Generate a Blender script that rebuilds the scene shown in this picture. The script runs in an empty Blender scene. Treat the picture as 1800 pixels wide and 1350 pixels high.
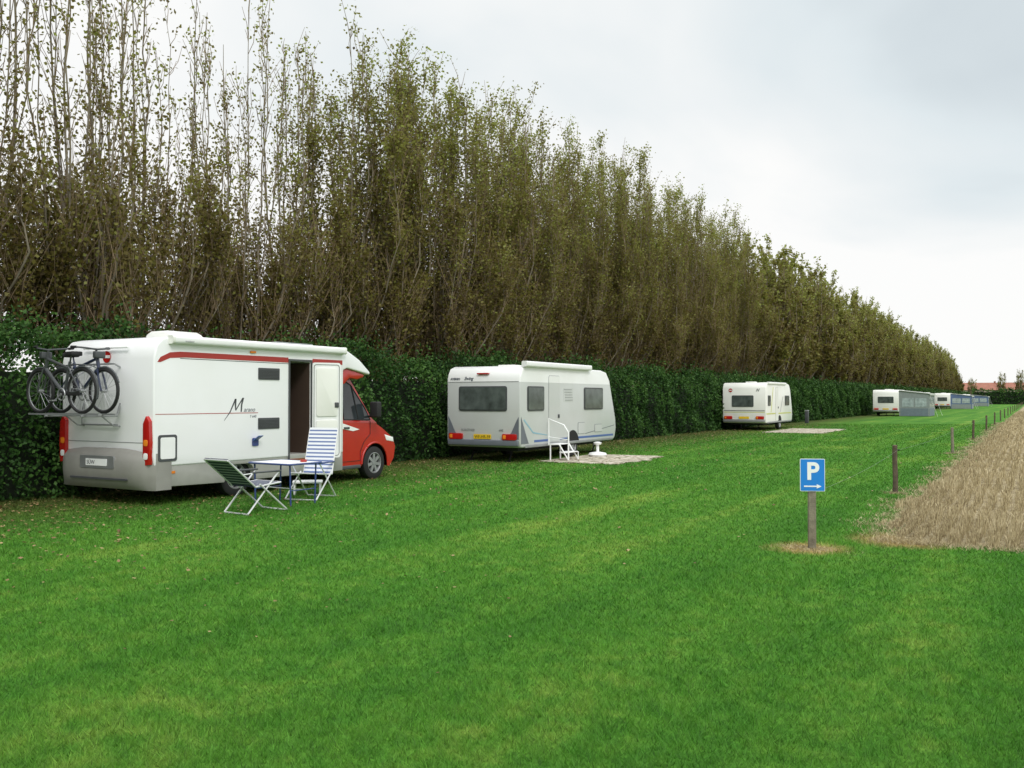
import bpy, bmesh, math, random
import numpy as np
from mathutils import Vector, Matrix, Euler
rng=np.random.default_rng(7); random.seed(7)
sc=bpy.context.scene; COL=sc.collection
sc.view_settings.view_transform='Standard'
sc.view_settings.look='None'; sc.view_settings.exposure=0

# ---------------------------------------------------------------- materials
def newmat(name):
    m=bpy.data.materials.new(name); m.use_nodes=True
    nt=m.node_tree; nt.nodes.clear()
    out=nt.nodes.new('ShaderNodeOutputMaterial')
    return m,nt,out
def N(nt,t,**kw):
    n=nt.nodes.new(t)
    for k,v in kw.items():
        if k.startswith('i_'):
            n.inputs[k[2:].replace('_',' ')].default_value=v
        else: setattr(n,k,v)
    return n
def ramp(nt,stops,fac=None):
    r=nt.nodes.new('ShaderNodeValToRGB'); e=r.color_ramp.elements
    while len(e)<len(stops): e.new(0.5)
    for i,(p,c) in enumerate(stops):
        e[i].position=p; e[i].color=(c[0],c[1],c[2],1)
    if fac is not None: nt.links.new(fac,r.inputs[0])
    return r
def mat(name,c,rough=.5,metal=0,var=.08,scale=4,bump=0,bscale=80,coat=0,spec=.5):
    m,nt,out=newmat(name); L=nt.links
    p=N(nt,'ShaderNodeBsdfPrincipled')
    p.inputs['Roughness'].default_value=rough; p.inputs['Metallic'].default_value=metal
    p.inputs['Coat Weight'].default_value=coat; p.inputs['Specular IOR Level'].default_value=spec
    tc=N(nt,'ShaderNodeTexCoord'); no=N(nt,'ShaderNodeTexNoise'); no.inputs['Scale'].default_value=scale
    no.inputs['Detail'].default_value=6
    L.new(tc.outputs['Object'],no.inputs['Vector'])
    a=[max(0,x*(1-var)) for x in c]; b=[min(1,x*(1+var)) for x in c]
    r=ramp(nt,[(.3,a),(.7,b)],no.outputs['Fac'])
    L.new(r.outputs[0],p.inputs['Base Color'])
    if bump:
        n2=N(nt,'ShaderNodeTexNoise'); n2.inputs['Scale'].default_value=bscale; n2.inputs['Detail'].default_value=4
        L.new(tc.outputs['Object'],n2.inputs['Vector'])
        bp=N(nt,'ShaderNodeBump'); bp.inputs['Strength'].default_value=bump; bp.inputs['Distance'].default_value=.02
        L.new(n2.outputs['Fac'],bp.inputs['Height']); L.new(bp.outputs[0],p.inputs['Normal'])
    L.new(p.outputs[0],out.inputs[0]); return m
def stripes(name,c1,c2,freq,axis='Y',rough=.7,duty=.5):
    m,nt,out=newmat(name); L=nt.links
    p=N(nt,'ShaderNodeBsdfPrincipled'); p.inputs['Roughness'].default_value=rough
    tc=N(nt,'ShaderNodeTexCoord'); s=N(nt,'ShaderNodeSeparateXYZ'); L.new(tc.outputs['Object'],s.inputs[0])
    mu=N(nt,'ShaderNodeMath',operation='MULTIPLY'); L.new(s.outputs[axis],mu.inputs[0]); mu.inputs[1].default_value=freq
    ad=N(nt,'ShaderNodeMath',operation='ADD'); L.new(mu.outputs[0],ad.inputs[0]); ad.inputs[1].default_value=100
    fr=N(nt,'ShaderNodeMath',operation='FRACT'); L.new(ad.outputs[0],fr.inputs[0])
    gt=N(nt,'ShaderNodeMath',operation='GREATER_THAN'); L.new(fr.outputs[0],gt.inputs[0]); gt.inputs[1].default_value=duty
    r=ramp(nt,[(0,c1),(1,c2)],gt.outputs[0]); L.new(r.outputs[0],p.inputs['Base Color'])
    L.new(p.outputs[0],out.inputs[0]); return m
def leafmat(name,stops,trans=.3,rough=.5,spec=.3):
    m,nt,out=newmat(name); L=nt.links
    at=N(nt,'ShaderNodeAttribute',attribute_name='shade')
    r=ramp(nt,stops,at.outputs['Fac'])
    p=N(nt,'ShaderNodeBsdfPrincipled'); p.inputs['Roughness'].default_value=rough; p.inputs['Specular IOR Level'].default_value=spec
    t=N(nt,'ShaderNodeBsdfTranslucent'); mx=N(nt,'ShaderNodeMixShader'); mx.inputs[0].default_value=trans
    L.new(r.outputs[0],p.inputs['Base Color']); L.new(r.outputs[0],t.inputs['Color'])
    L.new(p.outputs[0],mx.inputs[1]); L.new(t.outputs[0],mx.inputs[2]); L.new(mx.outputs[0],out.inputs[0]); return m

def grass_nodes(nt):
    L=nt.links
    tc=N(nt,'ShaderNodeTexCoord')
    n1=N(nt,'ShaderNodeTexNoise'); n1.inputs['Scale'].default_value=.25; n1.inputs['Detail'].default_value=7; n1.inputs['Roughness'].default_value=.6
    L.new(tc.outputs['Object'],n1.inputs['Vector'])
    mp=N(nt,'ShaderNodeMapping'); mp.inputs['Scale'].default_value=(.95,.045,1); L.new(tc.outputs['Object'],mp.inputs[0])
    n2=N(nt,'ShaderNodeTexNoise'); n2.inputs['Scale'].default_value=1.1; n2.inputs['Detail'].default_value=4
    L.new(mp.outputs[0],n2.inputs['Vector'])
    n3=N(nt,'ShaderNodeTexNoise'); n3.inputs['Scale'].default_value=5; n3.inputs['Detail'].default_value=7; n3.inputs['Roughness'].default_value=.6
    L.new(tc.outputs['Object'],n3.inputs['Vector'])
    a=N(nt,'ShaderNodeMath',operation='MULTIPLY_ADD'); L.new(n2.outputs['Fac'],a.inputs[0]); a.inputs[1].default_value=1.0; L.new(n1.outputs['Fac'],a.inputs[2])
    b=N(nt,'ShaderNodeMath',operation='ADD'); L.new(a.outputs[0],b.inputs[0]); L.new(n3.outputs['Fac'],b.inputs[1])
    c=N(nt,'ShaderNodeMath',operation='DIVIDE'); L.new(b.outputs[0],c.inputs[0]); c.inputs[1].default_value=3.0
    s=N(nt,'ShaderNodeSeparateXYZ'); L.new(tc.outputs['Object'],s.inputs[0])
    cur=c.outputs[0]
    xw=N(nt,'ShaderNodeMath',operation='MULTIPLY_ADD'); L.new(n1.outputs['Fac'],xw.inputs[0]); xw.inputs[1].default_value=1.6; L.new(s.outputs['X'],xw.inputs[2])
    for xc in (-3.1,-4.75):
        d_=N(nt,'ShaderNodeMath',operation='SUBTRACT'); L.new(xw.outputs[0],d_.inputs[0]); d_.inputs[1].default_value=xc
        ab=N(nt,'ShaderNodeMath',operation='ABSOLUTE'); L.new(d_.outputs[0],ab.inputs[0])
        m_=N(nt,'ShaderNodeMapRange',interpolation_type='SMOOTHSTEP'); L.new(ab.outputs[0],m_.inputs['Value']); m_.inputs['From Min'].default_value=.05; m_.inputs['From Max'].default_value=.40
        m_.inputs['To Min'].default_value=.048; m_.inputs['To Max'].default_value=0
        ad=N(nt,'ShaderNodeMath',operation='ADD'); L.new(cur,ad.inputs[0]); L.new(m_.outputs[0],ad.inputs[1]); cur=ad.outputs[0]
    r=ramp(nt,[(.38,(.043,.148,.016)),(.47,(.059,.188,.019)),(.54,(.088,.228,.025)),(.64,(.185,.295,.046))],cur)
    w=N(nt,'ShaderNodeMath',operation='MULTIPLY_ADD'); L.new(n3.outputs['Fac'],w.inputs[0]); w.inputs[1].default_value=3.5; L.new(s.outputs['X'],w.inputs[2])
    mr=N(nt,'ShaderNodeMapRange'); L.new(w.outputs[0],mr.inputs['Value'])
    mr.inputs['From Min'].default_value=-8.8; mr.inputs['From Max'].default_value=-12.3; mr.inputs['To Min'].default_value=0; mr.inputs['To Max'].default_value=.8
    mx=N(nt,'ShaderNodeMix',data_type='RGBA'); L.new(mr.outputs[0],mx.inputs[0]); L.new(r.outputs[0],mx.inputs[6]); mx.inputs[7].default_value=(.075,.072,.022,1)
    cur=mx.outputs[2]
    for (px,py,r0,r1,col_) in ((-2.22,10.62,.80,.50,(.36,.26,.10,1)),(-1.35,11.75,1.0,.62,(.33,.235,.10,1))):
        vd=N(nt,'ShaderNodeVectorMath',operation='DISTANCE'); L.new(tc.outputs['Object'],vd.inputs[0]); vd.inputs[1].default_value=(px,py,0)
        wd=N(nt,'ShaderNodeMath',operation='MULTIPLY_ADD'); L.new(n3.outputs['Fac'],wd.inputs[0]); wd.inputs[1].default_value=.55; L.new(vd.outputs['Value'],wd.inputs[2])
        m2=N(nt,'ShaderNodeMapRange'); L.new(wd.outputs[0],m2.inputs['Value']); m2.inputs['From Min'].default_value=r0; m2.inputs['From Max'].default_value=r1; m2.inputs['To Min'].default_value=0; m2.inputs['To Max'].default_value=.9
        mx2=N(nt,'ShaderNodeMix',data_type='RGBA'); L.new(m2.outputs[0],mx2.inputs[0]); L.new(cur,mx2.inputs[6]); mx2.inputs[7].default_value=col_; cur=mx2.outputs[2]
    return tc,cur
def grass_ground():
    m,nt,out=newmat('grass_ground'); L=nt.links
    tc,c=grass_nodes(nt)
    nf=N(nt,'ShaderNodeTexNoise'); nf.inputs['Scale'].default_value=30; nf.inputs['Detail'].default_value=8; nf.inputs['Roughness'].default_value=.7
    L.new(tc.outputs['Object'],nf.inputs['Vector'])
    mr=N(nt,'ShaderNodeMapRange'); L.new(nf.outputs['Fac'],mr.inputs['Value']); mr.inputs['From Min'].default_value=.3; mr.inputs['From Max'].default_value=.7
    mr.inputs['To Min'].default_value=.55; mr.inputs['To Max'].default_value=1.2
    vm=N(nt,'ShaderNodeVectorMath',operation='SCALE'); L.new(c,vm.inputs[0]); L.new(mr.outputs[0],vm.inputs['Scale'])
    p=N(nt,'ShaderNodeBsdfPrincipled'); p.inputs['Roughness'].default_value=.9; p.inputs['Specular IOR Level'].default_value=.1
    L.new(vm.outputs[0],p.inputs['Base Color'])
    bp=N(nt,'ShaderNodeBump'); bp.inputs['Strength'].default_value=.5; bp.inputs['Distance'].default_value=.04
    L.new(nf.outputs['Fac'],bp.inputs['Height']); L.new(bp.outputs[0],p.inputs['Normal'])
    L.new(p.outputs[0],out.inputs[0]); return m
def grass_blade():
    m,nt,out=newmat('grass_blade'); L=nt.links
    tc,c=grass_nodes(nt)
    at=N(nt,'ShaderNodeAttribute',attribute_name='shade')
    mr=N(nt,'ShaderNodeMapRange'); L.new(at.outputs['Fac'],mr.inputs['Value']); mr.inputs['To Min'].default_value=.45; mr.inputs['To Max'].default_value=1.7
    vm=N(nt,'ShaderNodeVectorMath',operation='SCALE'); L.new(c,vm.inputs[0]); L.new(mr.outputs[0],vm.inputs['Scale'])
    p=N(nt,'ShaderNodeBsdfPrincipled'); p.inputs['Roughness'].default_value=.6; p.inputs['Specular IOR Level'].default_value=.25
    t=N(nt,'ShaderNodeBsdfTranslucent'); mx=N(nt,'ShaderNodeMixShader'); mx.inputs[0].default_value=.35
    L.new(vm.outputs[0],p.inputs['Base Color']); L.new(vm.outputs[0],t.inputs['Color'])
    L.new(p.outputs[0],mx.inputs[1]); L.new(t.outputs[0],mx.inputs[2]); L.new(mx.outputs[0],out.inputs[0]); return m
def soil_mat(name,stops,scale):
    m,nt,out=newmat(name); L=nt.links
    tc=N(nt,'ShaderNodeTexCoord'); mp=N(nt,'ShaderNodeMapping'); mp.inputs['Scale'].default_value=(1,.25,1); L.new(tc.outputs['Object'],mp.inputs[0])
    no=N(nt,'ShaderNodeTexNoise'); no.inputs['Scale'].default_value=scale; no.inputs['Detail'].default_value=9; L.new(mp.outputs[0],no.inputs['Vector'])
    r=ramp(nt,stops,no.outputs['Fac']); p=N(nt,'ShaderNodeBsdfPrincipled'); p.inputs['Roughness'].default_value=.95
    L.new(r.outputs[0],p.inputs['Base Color'])
    bp=N(nt,'ShaderNodeBump'); bp.inputs['Strength'].default_value=.8; bp.inputs['Distance'].default_value=.05
    L.new(no.outputs['Fac'],bp.inputs['Height']); L.new(bp.outputs[0],p.inputs['Normal'])
    L.new(p.outputs[0],out.inputs[0]); return m
def matpatch():
    m,nt,out=newmat('speckled_mat'); L=nt.links
    tc=N(nt,'ShaderNodeTexCoord'); v=N(nt,'ShaderNodeTexVoronoi'); v.inputs['Scale'].default_value=7.5; L.new(tc.outputs['Object'],v.inputs['Vector'])
    r=ramp(nt,[(.0,(.10,.06,.035)),(.28,(.20,.15,.10)),(.42,(.56,.50,.41)),(.75,(.62,.57,.48)),(1,(.12,.10,.07))],v.outputs['Distance'])
    n=N(nt,'ShaderNodeTexNoise'); n.inputs['Scale'].default_value=3.4; n.inputs['Detail'].default_value=8; n.inputs['Roughness'].default_value=.7; L.new(tc.outputs['Object'],n.inputs['Vector'])
    mx=N(nt,'ShaderNodeMix',data_type='RGBA'); mx.blend_type='MULTIPLY'; mx.inputs[0].default_value=.9
    L.new(r.outputs[0],mx.inputs[6]); r2=ramp(nt,[(.40,(.25,.26,.15)),(.56,(1,1,1))],n.outputs['Fac']); L.new(r2.outputs[0],mx.inputs[7])
    p=N(nt,'ShaderNodeBsdfPrincipled'); p.inputs['Roughness'].default_value=.9; L.new(mx.outputs[2],p.inputs['Base Color'])
    bp=N(nt,'ShaderNodeBump'); bp.inputs['Strength'].default_value=.8; bp.inputs['Distance'].default_value=.05
    L.new(n.outputs['Fac'],bp.inputs['Height']); L.new(bp.outputs[0],p.inputs['Normal'])
    L.new(p.outputs[0],out.inputs[0]); return m
def twotone(name,lo,hi,z,rough=.35,dirt=.94):
    m,nt,out=newmat(name); L=nt.links
    tc=N(nt,'ShaderNodeTexCoord'); s=N(nt,'ShaderNodeSeparateXYZ'); L.new(tc.outputs['Object'],s.inputs[0])
    gt=N(nt,'ShaderNodeMath',operation='GREATER_THAN'); L.new(s.outputs['Z'],gt.inputs[0]); gt.inputs[1].default_value=z
    r=ramp(nt,[(0,lo),(1,hi)],gt.outputs[0])
    no=N(nt,'ShaderNodeTexNoise'); no.inputs['Scale'].default_value=1.2; no.inputs['Detail'].default_value=5
    L.new(tc.outputs['Object'],no.inputs['Vector'])
    r2=ramp(nt,[(.3,(dirt,dirt,dirt-.015)),(.6,(1,1,1))],no.outputs['Fac'])
    mx=N(nt,'ShaderNodeMix',data_type='RGBA'); mx.blend_type='MULTIPLY'; mx.inputs[0].default_value=1
    L.new(r.outputs[0],mx.inputs[6]); L.new(r2.outputs[0],mx.inputs[7])
    p=N(nt,'ShaderNodeBsdfPrincipled'); p.inputs['Roughness'].default_value=rough; p.inputs['Coat Weight'].default_value=.15
    L.new(mx.outputs[2],p.inputs['Base Color']); L.new(p.outputs[0],out.inputs[0]); return m

M={}
M['white']=twotone('white_gelcoat',(.83,.84,.86),(.85,.86,.87),9,dirt=.97)
M['cream']=twotone('cream_gelcoat',(.80,.81,.77),(.8,.8,.77),9)
M['silver2']=twotone('silver_white_gelcoat',(.53,.55,.545),(.80,.81,.81),2.13)
M['plastic']=mat('white_plastic',(.82,.83,.83),.4,var=.03)
M['skirt']=mat('grey_beige_plastic',(.34,.34,.315),.4,var=.08)
M['bumper']=mat('grey_beige_bumper',(.27,.265,.245),.4,var=.08)
M['greyplast']=mat('dark_grey_plastic',(.06,.065,.07),.5)
M['bluegrey']=mat('blue_grey_decal',(.13,.145,.17),.4)
M['black']=mat('black_rubber',(.012,.012,.013),.7,bump=.1)
M['dark']=mat('dark_underbody',(.010,.010,.010),.9)
M['glass']=mat('tinted_glass',(.025,.03,.034),.07,var=.4,scale=2,spec=.6)
M['glassg']=mat('curtained_acrylic_glass',(.075,.09,.085),.12,var=.5,scale=3,spec=.5)
M['red']=mat('red_car_paint',(.44,.014,.010),.25,var=.05,coat=.6)
M['redd']=mat('red_decal',(.36,.025,.018),.35,var=.05)
M['tail']=mat('red_lamp_lens',(.42,.012,.010),.15,coat=.5)
M['orange']=mat('orange_lamp_lens',(.75,.22,.02),.2)
M['yellow']=mat('yellow_plate',(.75,.50,.02),.4)
M['steel']=mat('bare_aluminium',(.68,.69,.70),.35,metal=.35)
M['galv']=mat('galvanised_steel',(.35,.36,.37),.45,metal=.6)
M['wood']=mat('cabinet_wood',(.22,.085,.03),.4,var=.3,scale=9)
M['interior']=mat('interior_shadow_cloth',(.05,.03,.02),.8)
M['blue']=mat('navy_blue_paint',(.035,.06,.20),.35)
M['bluestripe']=mat('blue_decal',(.06,.12,.34),.35)
M['cyan']=mat('pale_blue_decal',(.25,.45,.55),.35)
M['signblue']=mat('sign_blue_enamel',(.015,.21,.66),.3,var=.05)
M['signwhite']=mat('sign_white_enamel',(.84,.85,.85),.35,var=.03)
M['post']=mat('weathered_wood',(.20,.18,.13),.9,var=.35,scale=14,bump=.6)
M['postdark']=mat('dark_weathered_wood',(.10,.075,.05),.9,var=.4,scale=14,bump=.6)
M['bark']=mat('poplar_bark',(.20,.17,.125),.9,var=.35,scale=3,bump=.5)
M['twig']=mat('poplar_twig',(.22,.16,.095),.9,var=.3,scale=1.5)
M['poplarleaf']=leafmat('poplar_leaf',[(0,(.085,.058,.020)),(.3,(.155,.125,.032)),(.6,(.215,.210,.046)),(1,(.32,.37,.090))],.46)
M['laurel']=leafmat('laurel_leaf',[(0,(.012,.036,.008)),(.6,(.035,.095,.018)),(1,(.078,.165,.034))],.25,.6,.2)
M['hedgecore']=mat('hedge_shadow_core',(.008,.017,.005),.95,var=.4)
M['fallen']=leafmat('fallen_leaf',[(0,(.10,.05,.02)),(.6,(.24,.155,.07)),(1,(.36,.27,.13))],.1)
M['straw']=leafmat('straw_stalk',[(0,(.19,.15,.08)),(.5,(.41,.34,.195)),(1,(.64,.56,.36))],.15)
M['stripeblue']=stripes('blue_white_striped_sling',(.13,.18,.36),(.72,.74,.77),15,duty=.42)
M['stripegreen']=stripes('dark_blue_grey_white_striped_sling',(.022,.028,.060),(.42,.45,.52),15,duty=.80)
M['roof']=mat('red_roof_tile',(.27,.11,.075),.8,var=.2,scale=.5)
M['brick']=mat('pale_house_wall',(.45,.38,.32),.9,scale=.5)
M['canvasgrey']=mat('grey_awning_canvas',(.24,.27,.27),.85,bump=.1)
M['canvasdark']=mat('slate_grey_awning_canvas',(.15,.19,.22),.85,bump=.1)
M['canvaslight']=mat('pale_awning_canvas',(.50,.52,.49),.85)
M['canvasblue']=mat('blue_awning_canvas',(.10,.15,.28),.8)
M['pvc']=mat('clear_pvc_window',(.34,.40,.41),.15,var=.3)
M['spoke']=mat('wire_spoke',(.35,.36,.37),.4,metal=.6)
M['bike1']=mat('dark_blue_bicycle_paint',(.02,.03,.07),.3,coat=.4)
M['bike2']=mat('graphite_bicycle_paint',(.06,.065,.07),.3,coat=.4)
M['ground']=grass_ground(); M['blade']=grass_blade(); M['mat']=matpatch()
M['field']=soil_mat('stubble_soil',[(.3,(.15,.115,.06)),(.5,(.29,.235,.13)),(.7,(.44,.375,.225))],6)
M['lime']=mat('yellow_green_decal',(.5,.52,.10),.4)

# ---------------------------------------------------------------- mesh builder
def link(o,parent=None):
    COL.objects.link(o)
    if parent is not None: o.parent=parent
    return o
def rr(u0,u1,v0,v1,r=.04,n=4):
    pts=[]
    for cx,cy,a0 in ((u1-r,v1-r,0),(u0+r,v1-r,90),(u0+r,v0+r,180),(u1-r,v0+r,270)):
        for i in range(n+1):
            a=math.radians(a0+90*i/n); pts.append((cx+r*math.cos(a),cy+r*math.sin(a)))
    return pts
class MB:
    def __init__(s): s.v=[];s.f=[];s.m=[]
    def add(s,vs,fs,m=0):
        o=len(s.v); s.v+= [tuple(v) for v in vs]
        for f in fs: s.f.append([i+o for i in f]); s.m.append(m)
        return s
    def box(s,a,b,m=0,M4=None):
        x0,y0,z0=a;x1,y1,z1=b
        vs=[Vector(p) for p in ((x0,y0,z0),(x1,y0,z0),(x1,y1,z0),(x0,y1,z0),(x0,y0,z1),(x1,y0,z1),(x1,y1,z1),(x0,y1,z1))]
        if M4 is not None: vs=[M4@v for v in vs]
        return s.add(vs,[(0,3,2,1),(4,5,6,7),(0,1,5,4),(1,2,6,5),(2,3,7,6),(3,0,4,7)],m)
    def prism(s,poly,ax,a,b,m=0):
        n=len(poly)
        g={'x':lambda c,u,v:(c,u,v),'y':lambda c,u,v:(u,c,v),'z':lambda c,u,v:(u,v,c)}[ax]
        vs=[g(a,u,v) for u,v in poly]+[g(b,u,v) for u,v in poly]
        fs=[list(range(n))[::-1],list(range(n,2*n))]+[(i,(i+1)%n,n+(i+1)%n,n+i) for i in range(n)]
        return s.add(vs,fs,m)
    def poly(s,pts,m=0): return s.add(pts,[list(range(len(pts)))],m)
    def tube(s,pts,r,n=8,m=0,closed=False,caps=True):
        pts=[Vector(p) for p in pts]; K=len(pts); vs=[];
        rad=r if isinstance(r,(list,tuple)) else [r]*K
        up=None
        for i,p in enumerate(pts):
            if closed: t=(pts[(i+1)%K]-pts[i-1])
            else: t=pts[min(i+1,K-1)]-pts[max(i-1,0)]
            t.normalize()
            if up is None:
                up=Vector((0,0,1)) if abs(t.z)<.9 else Vector((1,0,0))
            a=t.cross(up)
            if a.length<1e-4: a=t.orthogonal()
            a.normalize(); b=t.cross(a).normalized(); up=-b if up.dot(b)<0 else b
            a=t.cross(up).normalized()
            for k in range(n):
                th=2*math.pi*k/n; vs.append(p+rad[i]*(math.cos(th)*a+math.sin(th)*up))
        fs=[]
        R=K if closed else K-1
        for i in range(R):
            j=(i+1)%K
            for k in range(n): fs.append((i*n+k,i*n+(k+1)%n,j*n+(k+1)%n,j*n+k))
        if caps and not closed:
            fs.append(tuple(range(n))); fs.append(tuple(range((K-1)*n,K*n)))
        return s.add(vs,fs,m)
    def ring(s,c,R,r,ax='y',n=28,k=6,m=0):
        pts=[]
        for i in range(n):
            a=2*math.pi*i/n; u=R*math.cos(a);v=R*math.sin(a)
            d={'y':(u,0,v),'x':(0,u,v),'z':(u,v,0)}[ax]
            pts.append((c[0]+d[0],c[1]+d[1],c[2]+d[2]))
        vs=[]
        for i,p in enumerate(pts):
            rad=(Vector(p)-Vector(c)).normalized(); axv=Vector({'y':(0,1,0),'x':(1,0,0),'z':(0,0,1)}[ax])
            for j in range(k):
                t=2*math.pi*j/k; vs.append(Vector(p)+r*(math.cos(t)*rad+math.sin(t)*axv))
        fs=[(i*k+j,i*k+(j+1)%k,((i+1)%n)*k+(j+1)%k,((i+1)%n)*k+j) for i in range(n) for j in range(k)]
        return s.add(vs,fs,m)
    def lathe(s,c,prof,ax='x',n=32,m=0,closed=True):
        vs=[];P=len(prof)
        for i in range(n):
            a=2*math.pi*i/n
            for (h,r) in prof:
                u=r*math.cos(a);v=r*math.sin(a)
                d={'x':(h,u,v),'y':(u,h,v),'z':(u,v,h)}[ax]
                vs.append((c[0]+d[0],c[1]+d[1],c[2]+d[2]))
        q=P if closed else P-1
        fs=[(i*P+j,i*P+(j+1)%P,((i+1)%n)*P+(j+1)%P,((i+1)%n)*P+j) for i in range(n) for j in range(q)]
        return s.add(vs,fs,m)
    def obj(s,name,parent=None,mats=('plastic',),smooth=True,bevel=0,seg=3,loc=(0,0,0),rot=(0,0,0),label=None):
        me=bpy.data.meshes.new(name); me.from_pydata(s.v,[],s.f)
        for k in mats: me.materials.append(M[k])
        me.polygons.foreach_set('material_index',s.m)
        bm=bmesh.new(); bm.from_mesh(me); bmesh.ops.recalc_face_normals(bm,faces=bm.faces); bm.to_mesh(me); bm.free()
        if smooth and not bevel:
            me.polygons.foreach_set('use_smooth',[True]*len(me.polygons)); me.set_sharp_from_angle(angle=math.radians(38))
        o=bpy.data.objects.new(name,me); link(o,parent); o.location=loc; o.rotation_euler=rot
        if bevel:
            b=o.modifiers.new('b','BEVEL'); b.width=bevel; b.segments=seg; b.limit_method='ANGLE'; b.angle_limit=math.radians(35)
            bake(o)
        if label: o['label']=label
        return o
def bake(o):
    dg=bpy.context.evaluated_depsgraph_get(); dg.update()
    me=bpy.data.meshes.new_from_object(o.evaluated_get(dg)); o.modifiers.clear(); o.data=me
    me.polygons.foreach_set('use_smooth',[True]*len(me.polygons)); me.set_sharp_from_angle(angle=math.radians(38))
def cut(o,a,b):
    c=MB().box(a,b).obj('cutter',None,('dark',),smooth=False)
    c.location=o.location; c.parent=o.parent
    md=o.modifiers.new('c','BOOLEAN'); md.object=c; md.operation='DIFFERENCE'; md.solver='EXACT'
    bpy.context.view_layer.update(); bake(o); bpy.data.objects.remove(c)
def thing(name,label,cat,loc=(0,0,0),rotz=0,group=None):
    e=bpy.data.objects.new(name,None); e.empty_display_size=.3; link(e); e.location=loc; e.rotation_euler=(0,0,rotz)
    e['label']=label; e['category']=cat
    if group: e['group']=group
    return e
def text(name,body,size,parent,loc,face,mk,shear=0,bold=0,align='LEFT'):
    cu=bpy.data.curves.new(name,'FONT'); cu.body=body; cu.size=size; cu.shear=shear; cu.offset=bold; cu.extrude=.0012; cu.align_x=align
    o=bpy.data.objects.new(name,cu); COL.objects.link(o)
    dg=bpy.context.evaluated_depsgraph_get(); dg.update()
    me=bpy.data.meshes.new_from_object(o.evaluated_get(dg)); bpy.data.objects.remove(o)
    me.materials.clear(); me.materials.append(M[mk])
    o=bpy.data.objects.new(name,me); link(o,parent); o.location=loc
    o.rotation_euler={'R':(math.pi/2,0,math.pi/2),'B':(math.pi/2,0,0)}[face]
    return o
def panel(name,parent,face,u0,u1,z0,z1,off,th,mk,hw=1.15,r=.04,yb=0,label=None):
    b=MB()
    if face=='R': b.prism(rr(u0,u1,z0,z1,r),'x',hw+off,hw+off+th)
    else: b.prism(rr(u0,u1,z0,z1,r),'y',yb-off-th,yb-off)
    return b.obj(name,parent,(mk,),label=label)
def window(parent,face,u0,u1,z0,z1,hw=1.15,glass='glassg',yb=0):
    w=panel('window',parent,face,u0,u1,z0,z1,-.01,.03,'greyplast',hw,.06,yb)
    p=panel('pane',w,face,u0+.035,u1-.035,z0+.035,z1-.035,.012,.022,glass,hw,.05,yb)
    return w
def wheel(parent,loc,R,W,side=1,spokes=7):
    b=MB(); h=W/2*side
    b.lathe((0,0,0),[(h*.95,R*.66),(h*1.0,R*.60),(h*.75,R*.56),(-h*.8,R*.56),(-h*.8,R*.66)],'x',28,0)
    b.lathe((0,0,0),[(h*.3,0.001),(h*.3,R*.56),(h*.2,R*.56),(h*.2,.001)],'x',28,1)
    b.lathe((0,0,0),[(h*.9,0.001),(h*.9,R*.14),(h*.5,R*.18),(h*.3,R*.18),(h*.3,.001)],'x',18,0)
    for i in range(spokes):
        Mx=Matrix.Rotation(2*math.pi*i/spokes,4,'X')
        b.box((min(h*.55,h*.85),-R*.09,R*.12),(max(h*.55,h*.85),R*.09,R*.6),0,Mx)
    o=b.obj('wheel',parent,('galv','dark'),loc=loc)
    t=MB().lathe((0,0,0),[(-.5*W,R*.64),(-.5*W,R*.9),(-.42*W,R*.985),(-.25*W,R),(.25*W,R),(.42*W,R*.985),(.5*W,R*.9),(.5*W,R*.64)],'x',36)
    t.obj('tyre',o,('black',)); return o

# ---------------------------------------------------------------- numpy meshes
def mesh_np(name,V,F,mats,shade=None,mi=None,smooth=False):
    V=np.asarray(V,dtype=np.float32); F=np.asarray(F,dtype=np.int32); k=F.shape[1]
    me=bpy.data.meshes.new(name); me.vertices.add(len(V)); me.vertices.foreach_set('co',V.ravel())
    me.loops.add(F.size); me.loops.foreach_set('vertex_index',F.ravel())
    me.polygons.add(len(F)); me.polygons.foreach_set('loop_start',np.arange(0,F.size,k,dtype=np.int32))
    for m in mats: me.materials.append(M[m])
    if mi is not None: me.polygons.foreach_set('material_index',np.asarray(mi,dtype=np.int32))
    if smooth: me.polygons.foreach_set('use_smooth',np.ones(len(F),dtype=bool))
    me.update(calc_edges=True)
    if shade is not None:
        a=me.attributes.new('shade','FLOAT','FACE'); a.data.foreach_set('value',np.asarray(shade,dtype=np.float32))
    me.validate()
    return me
def tubes(P,R,n=4):
    K,S,_=P.shape; th=np.arange(n)*2*np.pi/n
    ring=np.stack([np.cos(th),np.sin(th),0*th],-1)
    V=P[:,:,None,:]+R[:,:,None,None]*ring[None,None]
    idx=np.arange(K*S*n).reshape(K,S,n); a=idx[:,:-1];b=idx[:,1:]
    F=np.stack([a,np.roll(a,-1,2),np.roll(b,-1,2),b],-1).reshape(-1,4)
    return V.reshape(-1,3),F
def leaves(C,s,rg,asp=.38,flat=False):
    n=len(C); a=rg.normal(size=(n,3)); 
    if flat: a[:,2]*=.15
    a/=np.linalg.norm(a,axis=1,keepdims=True)
    c=rg.normal(size=(n,3)); 
    if flat: c=np.array([0,0,1.])+.25*c
    b=np.cross(a,c); b/=np.linalg.norm(b,axis=1,keepdims=True)+1e-9
    s=np.asarray(s).reshape(-1,1)*np.ones((n,1))
    V=np.stack([C-a*s*.5,C+b*s*asp,C+a*s*.5,C-b*s*asp],1).reshape(-1,3)
    return V,np.arange(4*n).reshape(n,4)
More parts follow.
